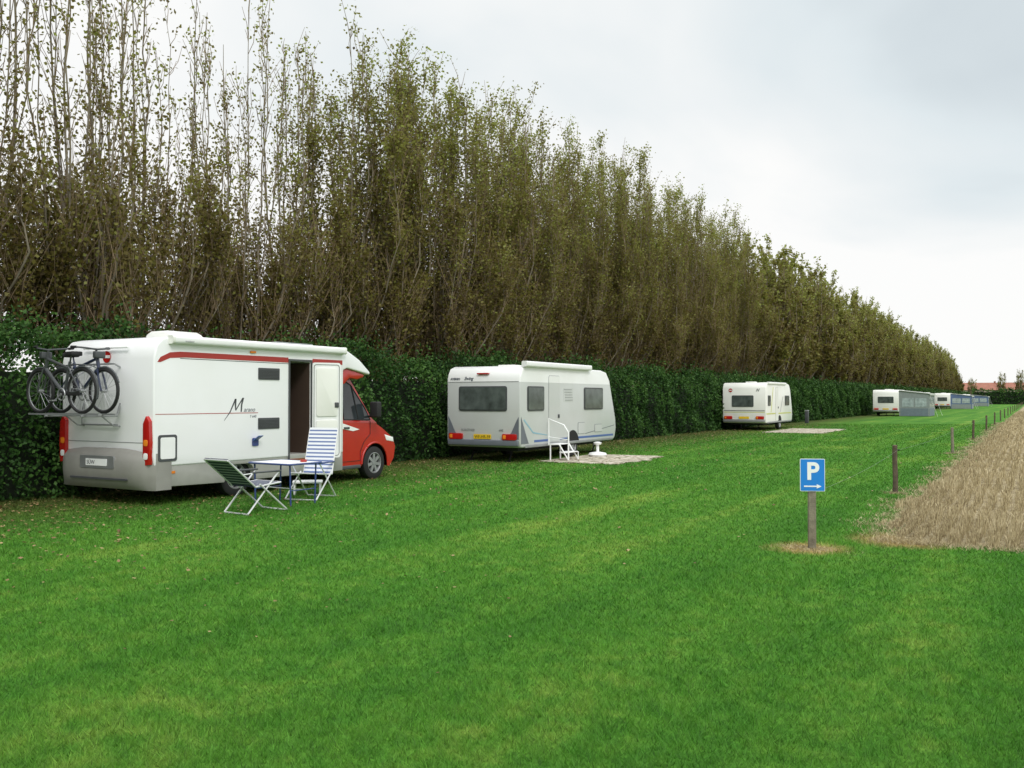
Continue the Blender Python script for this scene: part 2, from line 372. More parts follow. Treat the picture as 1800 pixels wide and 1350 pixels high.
def poplar(seed,ntall=19,nlow=24,ntw=40,nleaf=31000,ls=.090,H=13.,tw=1.0,topthin=0.):
    rg=np.random.default_rng(seed)
    K=ntall+nlow; th=rg.uniform(0,2*np.pi,K)
    h=np.concatenate([rg.uniform(.66,.96,ntall)*H,rg.uniform(3.8,9.0 if topthin==0 else 6.5,nlow)])
    h[0]=H*.97
    R=np.concatenate([rg.uniform(.25,1.35,ntall)*(1.40-.85*(h[:ntall]/H-.68)/.32*.75),rg.uniform(.8,2.1,nlow)])
    R[0]=.2
    z0=rg.uniform(1.0,2.5,K); S=11; t=np.linspace(0,1,S)
    r=.12+R[:,None]*np.minimum(1,(t*1.6))[None]**.8*(1-.12*t)
    wob=np.cumsum(rg.normal(size=(K,S,2))*.055,1)
    P=np.zeros((K,S,3)); P[:,:,0]=r*np.cos(th)[:,None]+wob[:,:,0]; P[:,:,1]=r*np.sin(th)[:,None]+wob[:,:,1]
    P[:,:,2]=z0[:,None]+(h-z0)[:,None]*t
    rad=(.028*(1-t)**.9+.007)[None]*rg.uniform(.6,1.2,K)[:,None]*tw**.5
    b=np.array([[0,0,-.2],[0,0,.3],[0.03,0,1.0],[0,.03,1.7],[0,0,2.4],[0,0,2.75]])[None]; br=np.array([[.30,.24,.2,.22,.30,.12]])
    V1,F1=tubes(P,rad,5); V0,F0=tubes(b,br,10)
    trunk=mesh_np('poplar_trunk',np.vstack([V0,V1]),np.vstack([F0,F1+len(V0)]),('bark',),smooth=True)
    Tn=K*ntw; k=np.repeat(np.arange(K),ntw); tt=rg.uniform(.04,1,Tn)**.9
    f=tt*(S-1); i0=np.minimum(f.astype(int),S-2); w=(f-i0)[:,None]
    st=P[k,i0]*(1-w)+P[k,i0+1]*w
    az=th[k]+rg.normal(size=Tn)*1.4; el=np.radians(rg.uniform(54,85,Tn)); ln=rg.uniform(.4,1.9,Tn)*(1.15-.6*tt)
    if topthin>0: ln*=np.where(st[:,2]>6,.7,1)
    d=np.stack([np.cos(az)*np.cos(el),np.sin(az)*np.cos(el),np.sin(el)],-1)
    mid=st+d*ln[:,None]*.5+rg.normal(size=(Tn,3))*.03; en=st+d*ln[:,None]+np.array([0,0,.08])+rg.normal(size=(Tn,3))*.05
    TP=np.stack([st,mid,en],1); TR=np.tile(np.array([.010,.008,.005])*tw,(Tn,1))
    V2,F2=tubes(TP,TR,3)
    wt=rg.gamma(1.6,1,Tn)*(0.6+.8*np.clip((tt-.3)/.7,0,1)+ (k>=ntall)*.30)
    wt*=1-topthin*np.clip((st[:,2]-5)/3,0,1)
    wt/=wt.sum(); c=rg.choice(Tn,nleaf,p=wt); q=rg.uniform(.1,1.1,nleaf)[:,None]
    C=TP[c,0]*(1-q)+TP[c,2]*q+rg.normal(size=(nleaf,3))*.10
    V3,F3=leaves(C,ls*rg.uniform(.7,1.25,nleaf),rg)
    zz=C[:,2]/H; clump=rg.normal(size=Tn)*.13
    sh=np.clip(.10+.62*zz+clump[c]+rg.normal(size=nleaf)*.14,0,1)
    F=np.vstack([F2,F3+len(V2)]); mi=np.r_[np.zeros(len(F2)),np.ones(len(F3))]
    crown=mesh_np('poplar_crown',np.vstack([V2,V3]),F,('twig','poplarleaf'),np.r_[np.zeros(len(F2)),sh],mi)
    return trunk,crown

# ---------------------------------------------------------------- setting
def setobj(name,me,kind=None,label=None,cat=None):
    o=bpy.data.objects.new(name,me); link(o)
    if kind: o['kind']=kind
    if label: o['label']=label
    if cat: o['category']=cat
    return o
g=MB().poly([(-1500,-1500,0),(1500,-1500,0),(1500,1500,0),(-1500,1500,0)]).obj('ground',None,('ground',),smooth=False); g['kind']='structure'
def edgex(y):
    y=np.asarray(y,dtype=float)
    return -1.75+.11*np.sin(y*2.3)+.09*np.sin(y*6.1)+.08*np.sin(y*.7)+.45*np.exp(-np.maximum(y-11.6,0)/.6)
pts=[];
xs=np.linspace(60,-1.15,70)
for x in xs: pts.append((x,11.62+.10*math.sin(x*3.1)+.07*math.sin(x*9.7),.004))
ys=np.linspace(11.8,275,400)
for y in ys: pts.append((float(edgex(y)),y,.004))
pts.append((60,275,.004))
f=MB().poly(pts).obj('stubble_field',None,('field',),smooth=False); f['kind']='structure'

def blades(n,dmin,dmax,wide):
    d=np.exp(rng.uniform(np.log(dmin),np.log(dmax),n)); s=rng.uniform(-wide,wide,n)*d
    X=s*.868-d*.497; Y=s*.497+d*.868
    return X,Y,d
def keep_grass(X,Y):
    k=~((X>edgex(Y)+np.abs(rng.normal(size=len(X)))*.18)&(Y>11.6+np.abs(rng.normal(size=len(X)))*.12)); k&=~((X>-11.5)&(X<-9.2)&(Y>21.5)&(Y<25.1)); k&=~((X>-11.6)&(X<-8.9)&(Y>45.2)&(Y<52)); k&=(X>-14.8)
    r1=np.hypot(X+2.22,Y-10.62); r2=np.hypot(X+1.35,Y-11.75)
    k&=~((r1<.30)&(rng.uniform(0,1,len(X))<.8)); k&=~((r2<.42)&(rng.uniform(0,1,len(X))<.7))
    return k
X,Y,d=blades(640000,3.4,60,.70); k=keep_grass(X,Y); X,Y,d=X[k],Y[k],d[k]; n=len(X)
tx=np.sin(X*7.3+np.sin(Y*3.1)*2)*np.sin(Y*6.1+np.sin(X*4.7)*2)
h=rng.uniform(.018,.045,n)*(1.05+.18*tx+.12*np.sin(X*2.1)*np.sin(Y*1.7)); w=np.maximum(.0020,d*.00052)*rng.uniform(.7,1.3,n)
az=rng.uniform(0,2*np.pi,n); la=rng.uniform(0,2*np.pi,n); ll=h*rng.uniform(.2,1.5,n)
B=np.stack([X,Y,np.zeros(n)],-1); dx=np.stack([np.cos(az)*w,np.sin(az)*w,0*w],-1)
T=B+np.stack([np.cos(la)*ll,np.sin(la)*ll,h],-1)
V=np.stack([B-dx,B+dx,T],1).reshape(-1,3)
setobj('grass',mesh_np('grass',V,np.arange(3*n).reshape(n,3),('blade',),np.clip(rng.beta(2,2,n)+.07*tx,0,1)),'stuff','short mown green lawn grass','grass')

POSTY=[17.5,30.8,41.8,53.8,65.5,77.5,89,101,113,125,137,150,163,176,190,204,218,232,246]
C=[]
n1=11000; yy_=11.5+60*rng.uniform(0,1,n1)**1.6; C.append(np.stack([edgex(yy_)-.05+rng.normal(size=n1)*.17,yy_],-1))
n1=6000; C.append(np.stack([rng.uniform(-1.7,4,n1),11.62+rng.normal(size=n1)*.12],-1))
for py in POSTY[:5]:
    C.append(np.array([-2.15,py])+rng.normal(size=(250,2))*.10)
C=np.vstack(C); n=len(C); h=rng.uniform(.015,.06,n)
n1=1300; C2=np.stack([-2.22+rng.normal(size=n1)*.19,10.62+rng.normal(size=n1)*.12],-1); C=np.vstack([C,C2]); h=np.r_[h,rng.uniform(.006,.02,n1)]; n=len(C); dd=np.hypot(C[:,0],C[:,1])
w=np.maximum(.003,dd*.0004)
az=rng.uniform(0,6.28,n); la=rng.uniform(0,6.28,n); ll=h*rng.uniform(.5,2.,n)
B=np.c_[C,np.zeros(n)+.002]; dx=np.stack([np.cos(az)*w,np.sin(az)*w,0*w],-1); T=B+np.stack([np.cos(la)*ll,np.sin(la)*ll,h],-1)
setobj('dry_grass',mesh_np('dry_grass',np.stack([B-dx,B+dx,T],1).reshape(-1,3),np.arange(3*n).reshape(n,3),('straw',),rng.beta(2,2.5,n)),'stuff','withered straw-coloured grass along the field edge','grass')
n=200000
Y=11.68+ (np.exp(rng.uniform(0,np.log(130),n))-1)*1.1; k=Y<130; Y=Y[k]; n=len(Y)
X=-1.72+ (rng.uniform(0,1,n)**1.7)*8; X=np.round(X/.20)*.20+rng.normal(size=n)*.03+.02*np.sin(Y*2)
k=X>edgex(Y)+.08; X,Y=X[k],Y[k]; n=len(X)
patch=.75+.35*np.sin(X*1.9+Y*.6)*np.sin(Y*1.1)
h=rng.uniform(.06,.21,n)*patch*np.clip(.5+.5*(Y-11.6)/.5,.45,1)*np.clip(.5+(X-edgex(Y))/.7,.5,1); w=np.maximum(.0024,np.hypot(X,Y)*.0003); az=rng.uniform(0,6.28,n); la=rng.uniform(0,6.28,n); ll=h*np.abs(rng.normal(size=n))*.28
fl=rng.uniform(0,1,n)<.34; ll[fl]=.16; h[fl]=.02
B=np.stack([X,Y,np.zeros(n)+.003],-1); dx=np.stack([np.cos(az)*w,np.sin(az)*w,0*w],-1); T=B+np.stack([np.cos(la)*ll,np.sin(la)*ll,h],-1)
V=np.stack([B-dx,B+dx,T+dx*.8,T-dx*.8],1).reshape(-1,3)
setobj('stubble',mesh_np('stubble',V,np.arange(4*n).reshape(n,4),('straw',),np.clip(rng.beta(1.5,1.5,n)+.3*(patch-.75),0,1)),'stuff','cut straw stubble standing in the harvested field','stubble')
n=9500; X=np.concatenate([-14.5+np.abs(rng.normal(size=n))*3.2,rng.uniform(-14,-2.5,350)]); Y=np.concatenate([4+56*rng.uniform(0,1,n)**1.3,rng.uniform(4,30,350)])
k=(X<-2)&(rng.uniform(0,1,len(X))<np.where((X>-11.6)&(X<-9)&(Y>21.3)&(Y<25.6),.5,1)); X,Y=X[k],Y[k]; n=len(X)
dl=np.hypot(X,Y)
V,F=leaves(np.stack([X,Y,rng.uniform(.025,.045,n)],-1),rng.uniform(.03,.066,n)*np.clip(dl/12,.55,1),rng,.36,True)
setobj('fallen_leaves',mesh_np('fallen_leaves',V,F,('fallen',),rng.uniform(0,1,n)),'stuff','brown fallen poplar leaves on the lawn','leaves')

def hedge(name,x0,x1,y0,y1,H,n,lab,near=True):
    rg=np.random.default_rng(int(abs(y0)*10+n))
    core=MB()
    ax_long_y=(y1-y0)>(x1-x0)
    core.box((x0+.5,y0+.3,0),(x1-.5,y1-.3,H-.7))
    L=(y1-y0) if ax_long_y else (x1-x0); W=(x1-x0) if ax_long_y else (y1-y0)
    u=(rg.uniform(0,1,n)**2.3 if near else rg.uniform(0,1,n))*L
    wh=rg.uniform(0,1,n); top=wh>.80
    q=rg.uniform(0,1,n)
    bump=.16*np.sin(u*1.7+1)+.13*np.sin(u*4.3+q*5)+.11*np.sin(q*H*4+u*.9)+.08*np.sin(u*9.1+q*11)+.05*np.sin(u*17+q*23)
    hh=H+.18*np.sin(u*.9)+.15*np.sin(u*2.7+1)+.11*np.sin(u*6.3)+.07*np.sin(u*15)
    if near: hh=hh-.18*np.exp(-u/8)
    depth=np.abs(rg.normal(size=n))*.17
    a=np.where(top,rg.uniform(0,W,n),W-depth+bump*.8)
    back=(~top)&(rg.uniform(0,1,n)<.12); a=np.where(back,depth,a)
    z=np.where(top,hh-depth+np.where(rg.uniform(0,1,n)<.18,rg.uniform(0,.55,n)**1.3,rg.normal(size=n)*.06),q*hh)
    a=np.where((~top)&(~back),a-np.clip(z-(hh-.6),0,1)*.8,a)
    C=np.stack([x0+a,y0+u,z],-1) if ax_long_y else np.stack([x0+u,y1-a,z],-1)
    size=(.070+.0011*u) if near else np.full(n,.5)
    V,F=leaves(C,size*rg.uniform(.7,1.3,n),rg,.32)
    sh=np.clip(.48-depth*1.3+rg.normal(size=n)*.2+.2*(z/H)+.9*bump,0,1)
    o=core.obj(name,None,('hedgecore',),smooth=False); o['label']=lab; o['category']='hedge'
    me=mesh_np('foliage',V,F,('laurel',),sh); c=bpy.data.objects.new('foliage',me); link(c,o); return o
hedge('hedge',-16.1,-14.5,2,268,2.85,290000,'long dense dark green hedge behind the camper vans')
hedge('hedge',-15,70,284,286.5,4.1,7000,'dark green hedge closing the end of the field',False)

var=[poplar(11+i) for i in range(6)]
thin=[poplar(71+i,12,22,34,15500,.088,topthin=.62) for i in range(4)]
far=[poplar(41+i,16,14,14,8500,.19,tw=1.8) for i in range(4)]
y=3.0; idx=0
while y<257:
    sm=np.interp(y,[0,15,20,26,32,38,55,120,200,240,257],[13.4,13.1,12.7,12.8,13.1,13.6,14.0,13.5,12.8,12.2,9.5])/13
    if y<20: tr,cr=thin[idx%4]
    elif y<62: tr,cr=var[idx%6]
    else: tr,cr=far[idx%4]
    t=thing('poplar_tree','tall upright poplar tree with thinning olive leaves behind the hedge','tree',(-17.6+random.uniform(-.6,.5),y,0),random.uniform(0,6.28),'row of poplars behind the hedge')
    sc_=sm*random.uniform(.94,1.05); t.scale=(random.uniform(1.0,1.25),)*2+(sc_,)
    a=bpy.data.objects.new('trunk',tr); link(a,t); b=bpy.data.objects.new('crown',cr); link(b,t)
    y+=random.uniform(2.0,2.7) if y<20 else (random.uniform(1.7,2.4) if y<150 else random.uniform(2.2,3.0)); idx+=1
for (x,yy,s) in ((-21,398,.78),(-10.3,400,.95),(-4.4,405,1.05)):
    t=thing('poplar_tree','slim tree beside the red-roofed houses','tree',(x,yy,0),yy,'trees by the houses')
    t.scale=(1.1,1.1,s); a=bpy.data.objects.new('trunk',far[0][0]); link(a,t); b=bpy.data.objects.new('crown',far[1][1]); link(b,t)

for i,(x,w_) in enumerate(((-26,8.5),(-16.5,9),(-6.5,8.5),(4,9))):
    h=thing('house','low house with a red tiled roof beyond the field hedge','house',(x,425,0),0,'row of houses')
    b=MB().box((-w_/2,0,0),(w_/2,8,5.2)); b.obj('wall',h,('brick',),smooth=False)
    r=MB().prism([(-.4,5.1),(4,8.2),(8.4,5.1)],'x',-w_/2-.3,w_/2+.3); ro=r.obj('roof',h,('roof',),smooth=False)
    MB().box((w_/4,3.5,7.4),(w_/4+.7,4.3,8.8)).obj('chimney',ro,('roof',),smooth=False)
    for wx in (-w_/4,w_/4):
        MB().box((wx-.6,-.06,3.2),(wx+.6,-.01,4.5)).obj('window',h,('glass',),smooth=False)

for i,py in enumerate(POSTY):
    lab='dark weathered wooden fence post with thin wire' if i!=1 else 'weathered fence post with a pale insulator cap'
    t=MB(); hh=.86 if i==0 else .8
    t.tube([(0,0,-.1),(.005,0,.3),(-.004,.004,.6),(.0,0,hh),(.0,0,hh+.006)],[.047,.045,.044,.043,.03],9)
    e=thing('fence_post',lab,'fence post',(-2.15,py,0),i*1.3,'fence posts along the field'); e.rotation_euler[0]=random.uniform(-.03,.03)
    t.obj('post',e,('postdark' if i!=1 else 'post',))
    MB().tube([(.045,0,hh-.08),(.085,0,hh-.08)],.012,6,0).obj('insulator',e,('signwhite' if i==1 else 'black',))
w=MB()
prev=(-2.19,10.72,.62)
for i,py in enumerate(POSTY[:12]):
    cur=(-2.10,py,(.86 if i==0 else .8)-.08)
    pts=[]
    for j in range(9):
        t=j/8; pts.append((prev[0]*(1-t)+cur[0]*t,prev[1]*(1-t)+cur[1]*t,prev[2]*(1-t)+cur[2]*t-.05*4*t*(1-t)))
    w.tube(pts,.0011,4,0); prev=cur
o=w.obj('fence_wire',None,('galv',)); o['label']='thin sagging wire strung between the fence posts'; o['category']='wire'
e=thing('service_post','short grey electricity post beside the hedge','post',(-13.4,63.8,0))
MB().box((-.12,-.12,0),(.12,.12,.8)).obj('post',e,('greyplast',),bevel=.03); MB().box((-.13,-.13,.8),(.13,.13,.88)).obj('cap',e,('galv',),bevel=.02)

sg=thing('parking_sign','blue parking sign with arrow on a short wooden post','sign',(-2.19,10.67,0),math.radians(24))
MB().box((-.042,-.03,-.15),(.042,.03,.80)).obj('post',sg,('post',),bevel=.008)
pl=MB().prism(rr(-.137,.137,.648,1.015,.012),'y',-.040,-.032).obj('sign_panel',sg,('signwhite',))
MB().prism(rr(-.131,.131,.654,1.009,.008),'y',-.0425,-.0402).obj('blue_face',pl,('signblue',))
t=text('letter','P',.27,pl,(.0,-.0435,.785),'B','signwhite',bold=.008,align='CENTER')
MB().prism([(-.095,.697),(.045,.697),(.045,.680),(.098,.7045),(.045,.729),(.045,.712),(-.095,.712)],'y',-.0450,-.0427).obj('arrow',pl,('signwhite',),smooth=False)

# ---------------------------------------------------------------- motorhome
mh=thing('motorhome','white and red motorhome with open side door on the grass','motorhome',(-13.06,9.55,0))
HW=1.15
prof=[(.03,.62),(0,.8),(0,2.33),(.05,2.53),(.16,2.65),(.36,2.69),(4.30,2.69),(4.65,2.64),(5.0,2.48),(5.34,2.24),(5.33,2.18),(4.62,2.30),(4.5,2.26),(4.5,.62)]
body=MB().prism(prof,'x',-HW,HW).obj('body',mh,('white',),bevel=.05,seg=4)
cut(body,(.30,2.99,.54),(1.4,3.55,2.39))
inn=MB()
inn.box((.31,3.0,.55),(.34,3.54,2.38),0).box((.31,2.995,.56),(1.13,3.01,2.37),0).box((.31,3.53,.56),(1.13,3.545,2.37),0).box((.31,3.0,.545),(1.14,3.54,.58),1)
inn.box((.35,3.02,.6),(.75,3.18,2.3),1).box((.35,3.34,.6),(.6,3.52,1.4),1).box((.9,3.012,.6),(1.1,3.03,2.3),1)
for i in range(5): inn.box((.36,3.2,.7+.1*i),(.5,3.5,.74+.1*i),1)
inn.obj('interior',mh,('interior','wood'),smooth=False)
fr=MB()
fr.prism([(2.955,.50),(2.955,2.425),(3.585,2.425),(3.585,.50),(3.55,.50),(3.55,2.39),(2.99,2.39),(2.99,.50)],'x',1.148,1.163); fr.obj('door_frame',mh,('greyplast',),smooth=False)
leaf=MB().prism(rr(0,.57,.56,2.38,.05),'x',-.035,0).obj('door',mh,('plastic',),loc=(1.18,3.57,0),rot=(0,0,math.radians(-27)))
d2=MB().prism(rr(.07,.5,1.35,2.28,.05),'x',.001,.018); d2.prism(rr(.07,.5,.95,1.28,.04),'x',.001,.02); d2.obj('door_liner',leaf,('cream',),bevel=.006)
ls_=MB().tube([(.001,y_,z_) for y_,z_ in rr(.03,.54,.60,2.34,.05)],.006,5,closed=True).obj('door_seal',leaf,('greyplast',))
MB().box((.0,.44,1.52),(.035,.52,1.62)).obj('handle',leaf,('greyplast',),bevel=.01)
def arch(cy,cz,r,n=12,a0=180,a1=0):
    return [(cy+r*math.cos(math.radians(a0+(a1-a0)*i/n)),cz+r*math.sin(math.radians(a0+(a1-a0)*i/n))) for i in range(n+1)]
sk=[(.15,.30)]+[(max(p[0],.2),min(p[1],.56)) for p in [(1.44,.27)]+arch(1.82,.27,.36)+[(2.2,.27)]]+[(4.5,.27),(4.5,.66),(.15,.66)]
MB().prism(sk,'x',-1.135,1.135).obj('skirt',mh,('skirt',),bevel=.012,seg=2)
MB().box((-.95,.3,.35),(.95,4.4,.62)).obj('underbody',mh,('dark',),smooth=False)
zs=[.25,.34,.52,.70,.83,.90]; bs=[.0,.10,.15,.15,.10,.0]; us=np.linspace(-1,1,17)
bp=MB(); vs=[];R=[]
for z,bv in zip(zs,bs):
    row=[(-1.155,.34,z)]
    for u in us: row.append((u*1.155,-bv*(1-abs(u)**5)-.012+ (abs(u)**12)*.06,z-.13*max(0,abs(u)-.45)*(z>.8)))
    row.append((1.155,.34,z-.0)); R.append(len(vs)); vs+=row
nn=len(us)+2
fs=[(R[i]+j,R[i]+j+1,R[i+1]+j+1,R[i+1]+j) for i in range(len(zs)-1) for j in range(nn-1)]
bp.add(vs,fs)
bm_=bp.obj('rear_bumper',mh,('bumper',))
MB().prism(rr(-.42,.42,.58,.78,.03),'y',-.172,-.140).obj('plate_recess',bm_,('galv',))
MB().prism(rr(-.26,.26,.62,.73,.01),'y',-.180,-.173).obj('licence_plate',bm_,('signwhite',))
text('plate_lettering','SÜW',.09,bm_,(-.23,-.182,.645),'B','greyplast')
MB().prism(rr(-.7,.7,.40,.43,.01),'y',-.155,-.12).obj('bumper_groove',bm_,('greyplast',))
for sx in (-1,1):
    tl=MB(); x0,x1=(.97,1.11) if sx>0 else (-1.11,-.97)
    pz=[(x0,.64),(x1,.66),(x1+(.02*sx if sx>0 else 0),1.0),(x1,1.34),((x0+x1)/2,1.42),(x0,1.30),(x0-(0 if sx>0 else .02),1.0)]
    tl.prism(pz,'y',-.06,.02,0)
    tl.prism(rr(x0+.02,x1-.02,.95,1.05,.03),'y',-.066,-.06,1)
    tl.prism(rr(x0+.02,x1-.02,.74,.84,.03),'y',-.066,-.06,2)
    tl.obj('tail_light',mh,('tail','orange','signwhite'),bevel=.012)
MB().lathe((0,0,0),[(0,.001),(0,.095),(.01,.095),(.012,.001)],'y',28,closed=False).obj('emblem',mh,('tail',),loc=(0.02,-.016,2.37))
MB().box((-.065,-.022,2.35),(.105,-.0165,2.395)).obj('emblem_bar',mh,('signwhite',),smooth=False)
MB().box((-.55,-.035,2.5),(.55,-.0,2.53)).obj('brake_light',mh,('plastic',),bevel=.008)
MB().box((-1.02,-.004,.99),(1.02,-.001,1.0)).obj('panel_joint',mh,('galv',),smooth=False)
dx=HW+.002
st=MB()
st.prism([(.06,2.27),(.12,2.35),(.3,2.43),(.5,2.45),(2.95,2.45),(2.95,2.355),(.6,2.36),(.3,2.34),(.12,2.27)],'x',dx-.001,dx+.002,0)
st.prism([(.5,2.335),(2.95,2.33),(2.95,2.34),(.5,2.346)],'x',dx-.001,dx+.001,1)
st.prism([(3.6,2.45),(4.46,2.45),(4.46,2.36),(3.6,2.355)],'x',dx-.001,dx+.002,0)
st.prism([(.03,1.443),(2.2,1.437),(2.2,1.449),(.03,1.452)],'x',dx-.001,dx+.001,0)
st.obj('side_stripe',mh,('redd','greyplast'),smooth=False)
mm=MB()
def stroke(pts):
    f_=lambda a:1.42+(a-1.36)*.86
    g_=lambda b:1.32+(b-1.30)*.90
    p2=[(f_(a),g_(b)) for a,b,_ in pts]+[(f_(a+w_*.85),g_(b)) for a,b,w_ in reversed(pts)]
    mm.prism(p2,'x',HW+.001,HW+.0035)
stroke([(1.36,1.30,.010),(1.50,1.46,.035),(1.64,1.71,.045)])
stroke([(1.64,1.71,.05),(1.635,1.60,.045),(1.65,1.49,.03)])
stroke([(1.65,1.49,.03),(1.74,1.61,.035),(1.84,1.73,.045)])
stroke([(1.84,1.73,.05),(1.80,1.60,.045),(1.79,1.46,.04)])
mm.obj('lettering',mh,('greyplast',),smooth=False)
text('lettering','arano',.115,mh,(HW+.003,1.86,1.465),'R','bluegrey',shear=.3)
text('lettering','T 640',.065,mh,(HW+.003,2.0,1.36),'R','bluegrey',shear=.2)
text('lettering','omnistor',.05,mh,(HW+.122,.5,2.60),'R','galv')
def vent(u0,u1,z0,z1):
    v=MB().prism(rr(u0,u1,z0,z1,.015),'x',HW+.001,HW+.012)
    for i in range(6):
        zz=z0+.03+(z1-z0-.05)*i/6
        v.box((HW+.012,u0+.02,zz),(HW+.022,u1-.02,zz+.012))
    v.obj('vent',mh,('greyplast',),smooth=False)
vent(2.2,2.72,2.03,2.24); vent(2.2,2.72,1.15,1.35)
sv=MB().prism(rr(.08,.44,.70,1.12,.04),'x',HW+.001,HW+.012); s1=sv.obj('service_hatch',mh,('greyplast',))
MB().prism(rr(.12,.40,.74,1.08,.03),'x',HW+.012,HW+.018).obj('hatch_lid',s1,('plastic',))
sk2=MB().prism(rr(2.06,2.2,.86,1.0,.02),'x',HW+.001,HW+.02,0); so=sk2.obj('power_socket',mh,('blue',))
MB().box((0,-.09,0),(.15,.05,.015)).obj('socket_flap',so,('bluestripe',),loc=(HW+.015,2.14,.95),rot=(0,math.radians(-35),.2),bevel=.005)
MB().box((HW,2.0,2.49),(HW+.03,2.13,2.53)).obj('marker_light',mh,('orange',),bevel=.01)
MB().box((1.13,.3,.50),(1.146,.42,.54)).obj('marker_light',mh,('orange',),smooth=False)
MB().box((1.13,3.0,.50),(1.146,3.12,.54)).obj('marker_light',mh,('orange',),smooth=False)
aw=MB().prism(rr(1.12,1.26,2.57,2.70,.045),'y',.32,4.42); aw.obj('awning_cassette',mh,('plastic',))
ac=MB().prism(rr(1.115,1.265,2.565,2.705,.045),'y',.27,.32); ac.obj('cassette_end',mh,('cream',),)
ac=MB().prism(rr(1.115,1.265,2.565,2.705,.045),'y',4.42,4.47); ac.obj('cassette_end',mh,('cream',),)
MB().prism([(-.35,2.68),(-.33,2.80),(-.2,2.86),(.2,2.86),(.33,2.80),(.35,2.68)],'y',1.0,1.7).obj('roof_hatch',mh,('cream',),bevel=.04)
MB().box((-.5,3.5,2.74),(.3,4.55,2.80)).obj('solar_panel',mh,('galv',),bevel=.01)
for a in ((-.45,3.6),(.25,3.6),(-.45,4.45),(.25,4.45)): MB().box((a[0]-.02,a[1]-.02,2.68),(a[0]+.02,a[1]+.02,2.745)).obj('panel_bracket',mh,('galv',),smooth=False)
MB().prism([(-.4,2.68),(-.37,2.77),(.37,2.77),(.4,2.68)],'y',2.2,2.9).obj('roof_hatch',mh,('cream',),bevel=.03)
cab=MB()
stn=[(6.5,.24,.95,.25),(6.62,.42,1.0,.28),(6.64,.66,1.02,.28),(6.55,.84,1.025,.28),(6.38,.98,1.025,.25),(6.1,1.12,1.02,.2),(5.86,1.20,1.01,.12)]
us=[-1,-.85,-.6,-.3,0,.3,.6,.85,1]
vs=[]
for (yy,z,hw,kk) in stn:
    for u in us: vs.append((u*hw,yy-kk*abs(u)**2.6,z-.05*abs(u)**4*(z>.9)))
nu=len(us)
fs=[(i*nu+j,i*nu+j+1,(i+1)*nu+j+1,(i+1)*nu+j) for i in range(len(stn)-1) for j in range(nu-1)]
cab.add(vs,fs)
for s_ in (-1,1):
    col_=[(s_*hw,yy-kk,z-.05*(z>.9)) for (yy,z,hw,kk) in stn]
    cx=1.02*s_
    low=[(cx,4.5,1.24),(cx,4.5,.30),(cx,5.22,.30)]+[(cx,p[0],p[1]) for p in arch(5.65,.34,.42)]+[(cx*.99,6.1,.26)]
    cab.poly(col_+[(cx,5.7,1.2)]+low)
cab.obj('cab_body',mh,('red',),bevel=0)
up=MB()
for s_ in (-1,1):
    cx=s_
    up.poly([(1.02*cx,4.5,1.22),(1.02*cx,5.72,1.18),(1.0*cx,5.55,1.30),(.90*cx,4.98,2.1),(.9*cx,4.5,2.22)])
up.poly([(-.90,4.98,2.1),(.90,4.98,2.1),(.9,4.5,2.22),(-.9,4.5,2.22)])
up.poly([(-1.0,5.55,1.30),(1.0,5.55,1.30),(.9,4.98,2.1),(-.9,4.98,2.1)],0)
up.poly([(-1.02,5.72,1.15),(1.02,5.72,1.15),(1.0,5.55,1.30),(-1.0,5.55,1.30)],0)
up.obj('cab_greenhouse',mh,('red',),smooth=False)
fa=MB().prism([(4.5,2.28),(4.65,2.295),(5.05,2.225),(5.22,2.185),(5.18,2.13),(4.98,2.08),(4.75,2.11),(4.62,2.0),(4.5,1.95)],'x',-1.10,1.10)
fa.obj('overcab_fascia',mh,('red',),bevel=.02)
def gx(z): return 1.02-(z-1.2)*.12/.9+.006
sg_=[(4.66,1.27),(5.50,1.25),(5.36,1.50),(4.98,1.97),(4.86,2.02),(4.70,2.02)]
MB().poly([(gx(z),y,z) for y,z in sg_]).obj('side_window',mh,('glass',),smooth=False)
MB().poly([(-gx(z),y,z) for y,z in sg_]).obj('side_window',mh,('glass',),smooth=False)
MB().tube([(gx(z)+.0,y,z) for y,z in sg_],.014,6,closed=True).obj('window_seal',mh,('black',))
MB().tube([(gx(1.27)+.004,5.12,1.26),(gx(1.9)+.004,5.0,1.95)],.012,5).obj('window_pillar',mh,('black',))
MB().poly([(-.92,5.54,1.325),(.92,5.54,1.325),(.83,4.995,2.09),(-.83,4.995,2.09)]).obj('windscreen',mh,('glass',),smooth=False)
dd_=MB(); 
dd_.tube([(1.026,4.60,1.24),(1.026,4.60,.42),(1.026,5.18,.42),(1.026,5.18,.6),(1.026,5.30,.8),(1.026,5.50,.95),(1.026,5.50,1.22)],.006,5)
dd_.obj('cab_door_seam',mh,('black',))
MB().box((1.02,4.66,1.08),(1.05,4.82,1.12)).obj('handle',mh,('greyplast',),bevel=.008)
MB().prism([(4.52,1.22),(5.15,1.06),(4.95,1.03),(4.52,1.10)],'x',1.024,1.028).obj('cab_decal',mh,('signwhite',),smooth=False)
MB().box((-1.0,4.5,.26),(1.03,5.2,.34)).obj('cab_sill',mh,('greyplast',),bevel=.02)
MB().box((-.85,5.15,.28),(.80,6.2,.95)).obj('wheel_well',mh,('dark',),smooth=False)
fl=MB().tube([(1.03,p[0],p[1]) for p in arch(5.65,.34,.43)],.02,6); fl.obj('wheel_arch_trim',mh,('red',))
MB().prism([(5.98,.93),(6.28,.86),(6.30,.76),(6.05,.80)],'x',.99,1.03).obj('headlight',mh,('signwhite',),bevel=.01)
mi=MB(); mi.box((-.02,-.07,-.16),(.20,.07,.17)); mo=mi.obj('wing_mirror',mh,('black',),loc=(1.14,5.42,1.46),bevel=.035)
